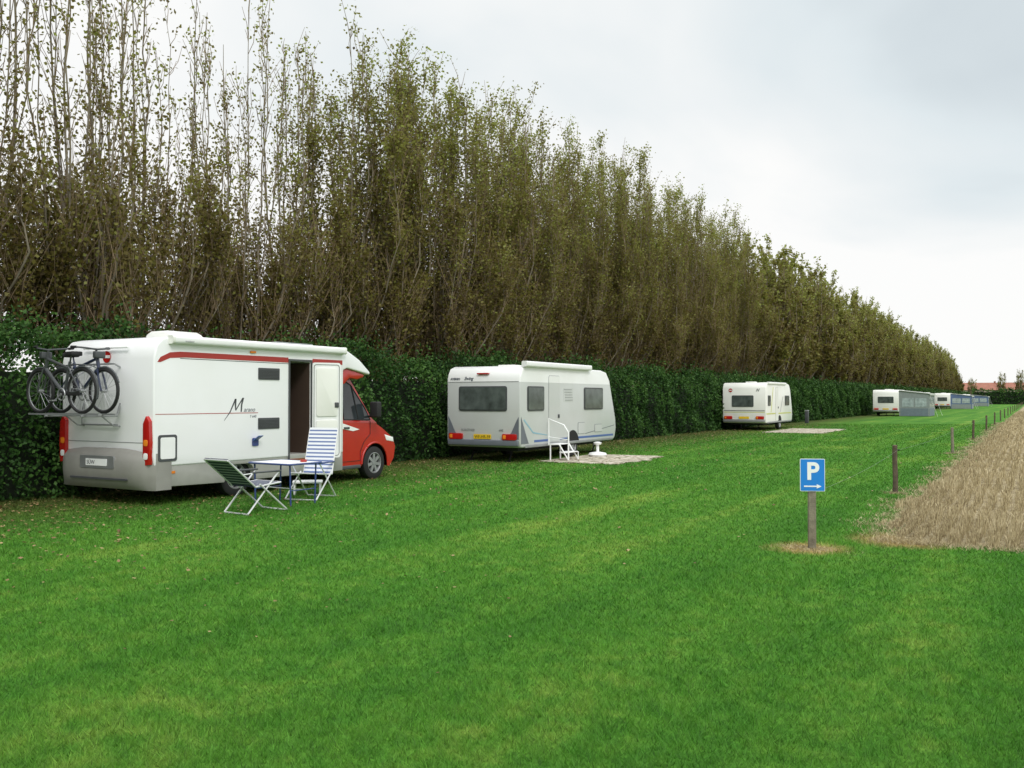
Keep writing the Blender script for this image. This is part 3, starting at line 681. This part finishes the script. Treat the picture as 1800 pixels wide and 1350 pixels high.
MB().tube([(1.0,5.46,1.32),(1.14,5.44,1.33)],.025,6).obj('mirror_arm',mo,('black',)).location=(-1.14,-5.42,-1.46)
for yy in (1.82,5.65):
    for s_ in (1,-1): wheel(mh,(s_*.925,yy,.345),.345,.2,s_)
rk=MB()
for yy in (-.34,-.63): rk.box((-1.05,yy-.03,1.435),(.72,yy+.03,1.46))
for xx in (-.55,.35):
    rk.tube([(xx,0,1.62),(xx,-.06,1.42),(xx,-.70,1.42)],.018,7); rk.tube([(xx,0,1.25),(xx,-.12,1.26),(xx,-.34,1.42)],.012,7)
rk.tube([(-.55,-.01,2.2),(-.55,-.12,2.25),(.35,-.12,2.25),(.35,-.01,2.2)],.014,7); rk.tube([(-.55,-.05,1.27),(.35,-.05,1.27)],.014,7)
rk.tube([(-.25,-.05,2.25),(-.25,-.42,2.0)],.012,6); rk.tube([(-.15,-.05,2.25),(-.15,-.7,2.05)],.012,6)
rk.tube([(-.25,-.12,2.25),(-.25,-.01,2.2)],.012,6); rk.tube([(-.55,-.05,1.27),(-.55,-.05,1.5)],.012,6)
rk.obj('bike_rack',mh,('galv',))

def bicycle(label,loc,rz,paint):
    b=thing('bicycle',label,'bicycle',loc,rz,'bicycles on the rear rack')
    R=.345
    for wx in (-.53,.53):
        w=MB(); w.ring((0,0,0),R-.035,.012,'y',32,5)
        w.tube([(0,-.045,0),(0,.045,0)],.028,8)
        for i in range(18):
            a=2*math.pi*i/18; w.tube([(0,.02*(-1)**i,0),((R-.03)*math.cos(a),0,(R-.03)*math.sin(a))],.0026,3,1,caps=False)
        wo=w.obj('wheel',b,('galv','spoke'),loc=(wx,0,R)); MB().ring((0,0,0),R-.012,.028,'y',36,7).obj('tyre',wo,('black',))
        a0,a1=(35,200) if wx<0 else (20,150)
        MB().tube([(wx+(R+.03)*math.cos(math.radians(a)),0,R+(R+.03)*math.sin(math.radians(a))) for a in np.linspace(a0,a1,12)],.018,5).obj('mudguard',b,('greyplast',))
    f=MB(); bb=(-.08,0,.29); seat=(-.22,0,.80); head=(.36,0,.86); hb=(.40,0,.70)
    f.tube([bb,seat],.024,8); f.tube([bb,hb],.028,8); f.tube([(-.19,0,.70),head],.024,8); f.tube([head,hb],.028,8)
    for s_ in (-.05,.05):
        f.tube([(-.53,s_,R),(-.1,s_*.5,.29)],.014,6); f.tube([(-.53,s_,R),(-.2,s_*.4,.73)],.012,6); f.tube([(.53,s_,R),(.46,s_,.55),(.41,s_*.7,.69)],.017,6)
    f.tube([seat,(-.25,0,.90)],.014,6); f.obj('frame',b,(paint,))
    s=MB(); s.prism([(-.41,.07),(-.39,.10),(-.25,.06),(-.1,.02),(-.1,-.02),(-.25,-.06),(-.39,-.10),(-.41,-.07)],'z',.89,.96); s.obj('saddle',b,('black',),bevel=.018)
    h=MB(); h.tube([head,(.33,0,1.0)],.018,6); h.tube([(.25,-.29,1.03),(.33,-.2,1.02),(.37,0,1.0),(.33,.2,1.02),(.25,.29,1.03)],.015,7); h.obj('handlebar',b,('greyplast',))
    for s_ in (-1,1): MB().tube([(.25,s_*.29,1.03),(.15,s_*.31,1.035)],.021,7).obj('grip',b,('black',))
    MB().box((.36,-.09,.86),(.45,.09,.97)).obj('front_lamp',b,('greyplast',),bevel=.02)
    c=MB(); c.ring((-.08,.05,.29),.09,.012,'y',20,5); c.tube([(-.08,.06,.29),(.05,.07,.20)],.012,5); c.tube([(-.08,-.06,.29),(-.21,-.07,.38)],.012,5); c.tube([(-.08,-.07,.29),(-.08,.07,.29)],.02,6)
    c.box((0,.07,.185),(.1,.15,.205)); c.box((-.26,-.15,.37),(-.16,-.07,.39)); c.obj('crank',b,('galv',))
    MB().box((-.53,.035,.27),(-.05,.05,.33)).obj('chain_guard',b,('black',),bevel=.006)
    MB().tube([(-.66,-.07,.74),(-.66,.07,.74),(-.3,.07,.76),(-.3,-.07,.76)],.009,5,closed=True).obj('carrier',b,('greyplast',))
    return b
bicycle('dark blue trekking bicycle strapped to the motorhome rear rack',(-13.18,9.21,1.47),0,'bike1')
bicycle('graphite grey trekking bicycle strapped to the motorhome rear rack',(-13.30,8.92,1.47),math.pi,'bike2')

def chair(label,loc,rz,sling,backdeg,blen=.78):
    c=thing('camping_chair',label,'chair',loc,rz)
    W=.27
    a=math.radians(backdeg)
    fr=MB()
    for s_ in (-1,1):
        x=s_*W
        fr.tube([(x,-.36,.012),(x,.20,.60)],.014,7); fr.tube([(x+s_*.02,.36,.012),(x+s_*.02,-.16,.44)],.014,7)
        fr.tube([(x,-.22,.40),(x,.24,.44)],.014,7)
        fr.tube([(x,-.22,.40),(x,-.22-blen*math.cos(a),.40+blen*math.sin(a))],.014,7)
    fr.tube([(-W,-.36,.012),(W,-.36,.012)],.014,7); fr.tube([(-W-.02,.36,.012),(W+.02,.36,.012)],.014,7)
    fr.tube([(-W,.24,.44),(W,.24,.44)],.012,7); e_=(-.22-blen*math.cos(a),.40+blen*math.sin(a)); fr.tube([(-W,e_[0],e_[1]),(W,e_[0],e_[1])],.014,7)
    fr.obj('frame',c,('steel',))
    MB().box((-W+.005,-.23,-.006),(W-.005,.24,.006)).obj('seat',c,(sling,),loc=(0,0,.42),rot=(math.radians(5),0,0),smooth=False)
    MB().box((-W+.005,0,-.010),(W-.005,blen,.010)).obj('backrest',c,(sling,),loc=(0,-.22,.415),rot=(math.radians(180-backdeg),0,0),smooth=False)
    for s_ in (-1,1):
        MB().box((s_*W-.025,-.28,.60),(s_*W+.025,.24,.625)).obj('armrest',c,('blue' if sling=='stripeblue' else 'greyplast',),bevel=.01)
        MB().tube([(s_*W,-.26,.605),(s_*W,-.22-.3*math.cos(a),.40+.3*math.sin(a))],.009,6).obj('armrest_strut',c,('steel',))
    return c
chair('reclined folding chair with dark blue-grey striped fabric on the lawn',(-10.12,9.95,0),math.radians(-6),'stripegreen',40,.64)
chair('high-backed blue and white striped folding chair by the table',(-10.66,11.75,0),math.radians(193),'stripeblue',74,.80)
tb=thing('camping_table','blue-edged folding camping table beside the motorhome','table',(-10.47,10.93,0),math.radians(-3))
MB().prism(rr(-.47,.47,-.35,.35,.05),'z',.660,.675).obj('table_top',tb,('signwhite',))
MB().tube([(u,v,.665) for u,v in rr(-.475,.475,-.355,.355,.05)],.016,6,closed=True).obj('table_edge',tb,('blue',))
for s_ in (-1,1):
    l=MB(); x=s_*.40
    l.tube([(x,-.26,.01),(x,-.28,.66)],.014,7); l.tube([(x,.26,.01),(x,.28,.66)],.014,7); l.tube([(x,-.27,.25),(x,.27,.25)],.009,6); l.obj('leg',tb,('blue',))
MB().tube([(-.4,.0,.25),(.4,.0,.25)],.009,6).obj('crossbar',tb,('steel',))
cp=MB().lathe((0,0,0),[(0,.001),(0,.05),(.035,.06),(.035,.054),(.006,.045),(.006,.001)],'z',20,closed=False).obj('ashtray',None,('redd',),loc=(-10.2,11.06,.677)); cp['label']='small red ashtray on the camping table'; cp['category']='ashtray'
def step(label,loc,rz):
    s=thing('step_stool',label,'step',loc,rz)
    MB().prism(rr(-.26,.26,-.18,.18,.05),'z',.20,.235).obj('tread',s,('plastic',),bevel=.008)
    for s_ in (-1,1):
        l=MB(); l.prism([(-.17,0),(-.11,0),(-.07,.12),(.07,.12),(.11,0),(.17,0),(.15,.2),(-.15,.2)],'x',s_*.22-.015,s_*.22+.015); l.obj('leg',s,('plastic',),smooth=False)
    return s
step('white plastic step stool in front of the open motorhome door',(-11.2,12.25,0),math.radians(40))

def caravan(label,loc,L,H,bodymat,opt,rz=0):
    c=thing('caravan',label,'caravan',loc,rz)
    hw=1.15
    prof=[(.05,.40),(0,.55),(0,2.22),(.05,H-.2),(.14,H-.06),(.34,H),(L-1.15,H),(L-.75,H-.06),(L-.50,H-.30),(L-.18,1.45),(L-.02,1.02),(L,.75),(L-.08,.48),(L-.2,.40)]
    b=MB().prism(prof,'x',-hw,hw).obj('body',c,(bodymat,),bevel=.045,seg=3)
    MB().box((-.9,.3,.30),(.9,L-.5,.42)).obj('underbody',c,('dark',),smooth=False)
    for w in opt.get('rwin',[]): window(c,'B',w[0],w[1],w[2],w[3])
    for w in opt.get('swin',[]): window(c,'R',*w)
    if 'door' in opt:
        y0,y1,z0,z1=opt['door']
        s=MB().prism(rr(y0,y1,z0,z1,.07),'x',hw+.0005,hw+.006).obj('door',c,('galv',)); MB().prism(rr(y0+.012,y1-.012,z0+.012,z1-.012,.06),'x',hw+.006,hw+.012).obj('door_panel',s,(bodymat,))
        MB().box((hw+.012,y1-.13,1.15),(hw+.04,y1-.05,1.25)).obj('handle',s,('greyplast',),bevel=.01)
    MB().box((hw-.03,.25,.39),(hw+.012,L-.3,.47)).obj('lower_rail',c,('galv',),bevel=.008)
    MB().box((-1.1,-.05,.44),(1.1,.02,.60)).obj('rear_bumper',c,(opt.get('bump','galv'),),bevel=.025)
    for s_ in (-1,1):
        x0,x1=(.62,1.05) if s_>0 else (-1.05,-.62)
        t=MB().prism(rr(x0,x1,.60,.76,.04),'y',-.06,0,0); t.prism(rr(x0+.03,x0+.12,.63,.73,.02),'y',-.066,-.06,1); t.obj('tail_light',c,('tail','orange'),bevel=.012)
    MB().prism(rr(-.27,.27,.62,.74,.01),'y',-.035,-.02).obj('licence_plate',c,(opt.get('plate','yellow'),))
    if 'platetext' in opt: text('plate_lettering',opt['platetext'],.11,c,(-.24,-.037,.64),'B','black')
    wy=opt.get('wy',L*.5)
    MB().prism([(wy-.46,.38)]+arch(wy,.36,.42)+[(wy+.46,.38)],'x',hw-.05,hw+.006).obj('wheel_arch',c,('dark',),smooth=False)
    for s_ in (-1,1): wheel(c,(s_*1.06,wy,.32),.32,.19,s_,6)
    for (x,y) in ((-.6,.35),(.6,.35),(-.6,L-.6),(.6,L-.6)):
        MB().tube([(x,y+.25,.36),(x,y,.03)],.022,6).box((x-.09,y-.07,0),(x+.09,y+.07,.03)).obj('corner_steady',c,('dark',))
    d=MB().tube([(-.55,L-.3,.38),(0,L+1.1,.45)],.03,6).tube([(.55,L-.3,.38),(0,L+1.1,.45)],.03,6).tube([(0,L+.8,.0),(0,L+.8,.75)],.028,8); d.obj('drawbar',c,('galv',))
    for y in opt.get('hatch',[1.2,L-2]): MB().box((-.25,y,H-.01),(.25,y+.5,H+.07)).obj('roof_hatch',c,('cream',),bevel=.025)
    return c
L2=6.25
cv=caravan('silver and white caravan with roof awning box on corner legs',(-12.74,20.68,0),L2,2.56,'silver2',
  dict(rwin=[(-.75,.75,1.36,2.02)],swin=[(.36,1.30,1.36,2.02),(3.85,5.2,1.36,2.02)],door=(1.58,2.25,.48,2.33),wy=3.1,platetext='WF-HR-59',bump='bluegrey'))
aw=MB().prism(rr(1.10,1.26,2.53,2.68,.04),'y',.15,4.2); aw.obj('awning_cassette',cv,('plastic',))
HX=1.152
dc=MB()
dc.prism([(.03,.50),(.03,1.22),(.09,1.10),(.28,.76),(.44,.50)],'x',HX,HX+.003,0)
dc.prism([(.16,1.12),(.20,1.15),(.70,.80),(1.50,.70),(1.50,.68),(.68,.76)],'x',HX,HX+.003,1)
dc.prism([(.75,.58),(1.55,.58),(1.55,.52),(.75,.52)],'x',HX,HX+.003,2)
dc.prism([(2.28,.58),(6.0,.58),(6.0,.52),(2.28,.52)],'x',HX,HX+.003,2)
dc.prism([(3.95,.66),(6.1,.86),(6.1,.845),(3.95,.64)],'x',HX,HX+.003,0)
dc.obj('side_decal',cv,('bluegrey','cyan','bluestripe'),smooth=False)
rd=MB()
for s_ in (-1,1):
    rd.prism([(s_*1.1,.62),(s_*1.1,1.22),(s_*1.03,1.10),(s_*.88,.80),(s_*.70,.62)],'y',-.006,-.002,0)
rd.prism([(-1.1,2.13),(1.1,2.13),(1.1,2.145),(-1.1,2.145)],'y',-.005,-.002,1)
rd.obj('rear_decal',cv,('bluegrey','galv'),smooth=False)
text('lettering','AVERSO',.085,cv,(-1.03,-.003,2.19),'B','bluegrey',bold=.004); text('lettering','Swing',.12,cv,(-.59,-.003,2.19),'B','bluegrey',shear=.4,bold=.004)
text('lettering','BÜRSTNER',.09,cv,(-.68,-.008,.82),'B','galv'); text('lettering','490',.09,cv,(.5,-.008,.82),'B','galv')
MB().prism(rr(-.18,.18,2.34,2.375,.012),'y',-.02,.2).obj('brake_light',cv,('tail',))
vt=MB().prism(rr(2.50,3.12,1.60,1.99,.02),'x',HX-.001,HX+.001,0)
for j in range(5): vt.box((HX+.001,2.54+.02*j,1.94-j*.075),(HX+.008,3.02+.02*j,1.955-j*.075),1)
vt.obj('vent',cv,('silver2','galv'),smooth=False)
MB().prism(rr(3.45,3.9,.66,.98,.03),'x',HX+.001,HX+.01).obj('locker_lid',cv,('silver2',)); MB().prism(rr(3.44,3.91,.65,.99,.03),'x',HX-.001,HX+.004).obj('locker_frame',cv,('bluegrey',))
MB().prism(rr(4.61,5.14,.67,.91,.03),'x',HX-.001,HX+.004).obj('locker_frame',cv,('bluegrey',)); MB().prism(rr(4.62,5.13,.68,.90,.03),'x',HX+.001,HX+.01).obj('locker_lid',cv,('silver2',))

cv3=caravan('white older caravan with yellow striped side on the grass',(-13.2,47.6,0),5.9,2.52,'cream',
  dict(rwin=[(-.65,.5,1.25,1.85)],swin=[(.35,.9,1.3,1.85),(4.1,5.1,1.3,1.85)],door=(2.0,2.6,.48,2.3),wy=2.9,plate='yellow',bump='galv'))
MB().lathe((0,0,0),[(0,.001),(0,.10),(.01,.10),(.012,.001)],'y',24,closed=False).obj('emblem',cv3,('tail',),loc=(-.72,-.016,2.12)); MB().box((-.79,-.022,2.10),(-.65,-.017,2.145)).obj('emblem_bar',cv3,('signwhite',),smooth=False)
text('lettering','N',.20,cv3,(.62,-.003,2.06),'B','galv',shear=.4,bold=.01)
x=MB(); x.prism([(-1.08,1.02),(1.08,1.02),(1.08,1.07),(-1.08,1.07)],'y',-.006,-.002,0); x.prism([(-1.08,.95),(1.08,.95),(1.08,.975),(-1.08,.975)],'y',-.006,-.002,1); x.obj('rear_stripe',cv3,('galv','lime'),smooth=False)
x=MB(); x.prism([(.05,.85),(5.6,.85),(5.6,.91),(.05,.91)],'x',HX,HX+.003,0); x.prism([(.95,.95),(1.07,.95),(1.55,2.3),(1.45,2.3)],'x',HX,HX+.003,0); x.prism([(3.0,.95),(3.08,.95),(3.7,1.8),(3.62,1.8)],'x',HX,HX+.003,1); x.obj('side_stripe',cv3,('lime','galv'),smooth=False)
MB().prism(rr(1.1,1.22,2.44,2.56,.03),'y',.3,4.2).obj('awning_cassette',cv3,('plastic',))

def awning_tent(label,loc,Lg,D,H0,H1,c1,c2,croof):
    a=thing('awning_tent',label,'tent',loc)
    r=MB().prism([(0,H0),(D+.1,H1),(D+.1,H1-.18),(D+.04,H1-.18),(D+.04,H1-.04),(0,H0-.05)],'y',-.08,Lg+.08).obj('roof',a,(croof,),smooth=False)
    w=MB(); w.prism([(0,.02),(D,.02),(D,H1-.05),(0,H0-.06)],'y',0,.03,0); w.prism([(0,.02),(D,.02),(D,H1-.05),(0,H0-.06)],'y',Lg-.03,Lg,0); w.box((D-.03,.03,.02),(D,Lg-.03,H1-.05),0); w.obj('wall',a,(c1,),smooth=False)
    MB().box((.12,-.02,.03),(D-.1,-.005,.75)).obj('lower_panel',a,(c2,),smooth=False); MB().box((D+.005,.1,.03),(D+.02,Lg-.1,.75)).obj('lower_panel',a,(c2,),smooth=False)
    n=max(2,int(Lg/1.2))
    for i in range(n): MB().box((D+.002,.2+i*(Lg-.2)/n,.9),(D+.018,(i+1)*(Lg-.2)/n-.02,1.65)).obj('window',a,('pvc',),smooth=False)
    for x0,x1 in ((.25,D*.48),(D*.54,D-.25)): MB().box((x0,-.02,.9),(x1,-.004,1.7)).obj('window',a,('pvc',),smooth=False)
    for yy in (0,Lg):
        MB().tube([(D,yy,H1-.05),(D+.7,yy,0)],.008,4).obj('guy_rope',a,('signwhite',))
    return a
caravan('white caravan with a grey awning tent on its side',(-12.15,92.5,0),5.6,2.5,'cream',dict(rwin=[(-.7,.7,1.25,1.85)],swin=[],wy=2.8))
awning_tent('grey canvas awning tent against a white caravan',(-10.98,92.6,0),5.0,2.6,2.46,2.15,'canvasgrey','canvasdark','canvaslight')
caravan('white caravan with a blue awning tent near the hedge',(-12.6,160,0),5.6,2.5,'cream',dict(rwin=[(-.7,.7,1.25,1.85)],swin=[],wy=2.8))
awning_tent('blue and pale canvas awning tent beside a white caravan',(-11.43,160.4,0),5.2,3.0,2.46,2.1,'canvasblue','canvasgrey','canvaslight')
caravan('plain white caravan in front of the hedge',(-13.0,128,0),5.2,2.45,'cream',dict(rwin=[(-.7,.7,1.25,1.85)],swin=[(.6,1.4,1.3,1.8)],wy=2.6))
caravan('white caravan with a wide blue awning tent',(-12.8,215,0),5.6,2.5,'cream',dict(rwin=[(-.7,.7,1.25,1.85)],swin=[],wy=2.8))
awning_tent('wide blue canvas awning tent with pale roof',(-11.63,215.2,0),5.2,3.4,2.46,2.1,'canvasblue','canvasgrey','canvaslight')

for (x0,x1,y0,y1,l) in ((-11.5,-9.2,21.5,25.1,'speckled beige ground mat beside the silver caravan'),(-11.7,-8.8,45.2,52,'pale speckled ground mat beside the white caravan')):
    P=[(x0,y0)]
    for i in range(1,14): P.append((x0+(x1-x0)*i/14,y0+random.uniform(-.16,.16)))
    P.append((x1,y0))
    for i in range(1,20): P.append((x1+random.uniform(-.16,.16),y0+(y1-y0)*i/20))
    P.append((x1-.1,y1))
    for i in range(1,8): P.append((x1+(x0-x1)*i/8,y1+random.uniform(-.15,.15)))
    P.append((x0,y1))
    o=MB().prism(P,'z',.004,.022).obj('ground_mat',None,('mat',),smooth=False); o['label']=l; o['category']='mat'
es=thing('entrance_steps','white tubular entrance steps with handrail at the caravan door','steps',(-11.2,22.4,.022))
t=MB()
for y in (-.3,.3):
    t.tube([(-.25,y,0),(-.25,y,.42)],.02,6); t.tube([(.30,y,0),(.02,y,.42),(-.25,y,.42)],.02,6); t.tube([(.3,y,0),(.3,y,.2),(.1,y,.2)],.017,6)
t.tube([(.30,-.3,.0),(.30,-.3,.75),(.16,-.3,.95),(-.30,-.3,1.12),(-.30,-.3,.4)],.022,7)
t.tube([(.30,-.3,.55),(-.30,-.3,.62)],.015,6); t.tube([(-.25,-.3,.42),(-.25,.3,.42)],.014,6); t.obj('frame',es,('signwhite',))
MB().box((-.28,-.3,.41),(.0,.3,.435)).obj('tread',es,('signwhite',),bevel=.005); MB().box((.02,-.3,.2),(.3,.3,.225)).obj('tread',es,('signwhite',),bevel=.005)
ps=thing('parasol_base','white plastic parasol stand on the ground mat','parasol base',(-10.95,24.1,.022))
MB().lathe((0,0,0),[(0,.001),(0,.24),(.05,.27),(.10,.24),(.13,.08),(.13,.001)],'z',24,closed=False).obj('base',ps,('plastic',)); MB().tube([(0,0,.12),(0,0,.40)],.045,12).obj('stem',ps,('plastic',)); MB().lathe((0,0,.34),[(0,.001),(0,.10),(.06,.12),(.08,.05),(.08,.001)],'z',20,closed=False).obj('collar',ps,('plastic',))

# ---------------------------------------------------------------- world, sun, camera
W=bpy.data.worlds.new('World'); sc.world=W; W.use_nodes=True; nt=W.node_tree; nt.nodes.clear(); L=nt.links
out=N(nt,'ShaderNodeOutputWorld')
sky=N(nt,'ShaderNodeTexSky',sky_type='NISHITA'); sky.sun_disc=False; sky.sun_elevation=math.radians(42); sky.sun_rotation=math.radians(130)
bg1=N(nt,'ShaderNodeBackground'); bg1.inputs[1].default_value=.08; L.new(sky.outputs[0],bg1.inputs[0])
tc=N(nt,'ShaderNodeTexCoord'); sp=N(nt,'ShaderNodeSeparateXYZ'); L.new(tc.outputs['Generated'],sp.inputs[0])
za=N(nt,'ShaderNodeMath',operation='ADD'); L.new(sp.outputs['Z'],za.inputs[0]); za.inputs[1].default_value=.36
zm=N(nt,'ShaderNodeMath',operation='MAXIMUM'); L.new(za.outputs[0],zm.inputs[0]); zm.inputs[1].default_value=.1
cb=N(nt,'ShaderNodeCombineXYZ')
for ax in ('X','Y'):
    dv=N(nt,'ShaderNodeMath',operation='DIVIDE'); L.new(sp.outputs[ax],dv.inputs[0]); L.new(zm.outputs[0],dv.inputs[1]); L.new(dv.outputs[0],cb.inputs[ax])
no=N(nt,'ShaderNodeTexNoise'); no.inputs['Scale'].default_value=1.3; no.inputs['Detail'].default_value=5; no.inputs['Roughness'].default_value=.5; no.inputs['Distortion'].default_value=.4; L.new(cb.outputs[0],no.inputs['Vector'])
dn=N(nt,'ShaderNodeVectorMath',operation='DOT_PRODUCT'); L.new(tc.outputs['Generated'],dn.inputs[0]); v=Vector((.02,1.085,.44)).normalized(); dn.inputs[1].default_value=v
ds=N(nt,'ShaderNodeMapRange',interpolation_type='SMOOTHSTEP'); L.new(dn.outputs['Value'],ds.inputs['Value']); ds.inputs['From Min'].default_value=.94; ds.inputs['From Max'].default_value=1.0; ds.inputs['To Min'].default_value=0; ds.inputs['To Max'].default_value=-.60
hz=N(nt,'ShaderNodeMapRange'); L.new(sp.outputs['Z'],hz.inputs['Value']); hz.inputs['From Min'].default_value=.0; hz.inputs['From Max'].default_value=.30; hz.inputs['To Min'].default_value=.65; hz.inputs['To Max'].default_value=.0
s1=N(nt,'ShaderNodeMath',operation='MULTIPLY_ADD'); L.new(no.outputs['Fac'],s1.inputs[0]); s1.inputs[1].default_value=1.7; s1.inputs[2].default_value=.02
s2=N(nt,'ShaderNodeMath',operation='ADD'); L.new(s1.outputs[0],s2.inputs[0]); L.new(ds.outputs[0],s2.inputs[1])
s3=N(nt,'ShaderNodeMath',operation='ADD',use_clamp=True); L.new(s2.outputs[0],s3.inputs[0]); L.new(hz.outputs[0],s3.inputs[1])
rp=ramp(nt,[(0,(.51,.58,.63)),(.5,(.77,.84,.87)),(1,(1.0,1.0,.99))],s3.outputs[0])
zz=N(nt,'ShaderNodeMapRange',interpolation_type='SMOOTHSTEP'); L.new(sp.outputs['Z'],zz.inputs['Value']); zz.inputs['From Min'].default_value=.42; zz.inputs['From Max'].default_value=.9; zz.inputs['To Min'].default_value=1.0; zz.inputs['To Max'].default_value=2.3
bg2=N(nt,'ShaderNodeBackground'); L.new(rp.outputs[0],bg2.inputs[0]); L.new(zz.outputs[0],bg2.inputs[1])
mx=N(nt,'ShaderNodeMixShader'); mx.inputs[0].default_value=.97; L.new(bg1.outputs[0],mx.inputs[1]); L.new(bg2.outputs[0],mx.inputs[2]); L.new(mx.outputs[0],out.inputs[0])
sl=bpy.data.lights.new('sun','SUN'); sl.energy=1.4; sl.angle=math.radians(16); sl.color=(1,.97,.92)
so=bpy.data.objects.new('sun',sl); link(so)
dirv=Vector((math.sin(math.radians(130))*math.cos(math.radians(42)),math.cos(math.radians(130))*math.cos(math.radians(42)),math.sin(math.radians(42))))
so.rotation_euler=dirv.to_track_quat('Z','Y').to_euler()
cam=bpy.data.cameras.new('camera'); cam.sensor_width=36; cam.lens=32; cam.clip_end=5000; cam.clip_start=.05
co=bpy.data.objects.new('camera',cam); link(co); co.location=(0,0,1.7)
co.rotation_euler=(math.radians(90+.895),0,math.radians(29.8)); sc.camera=co
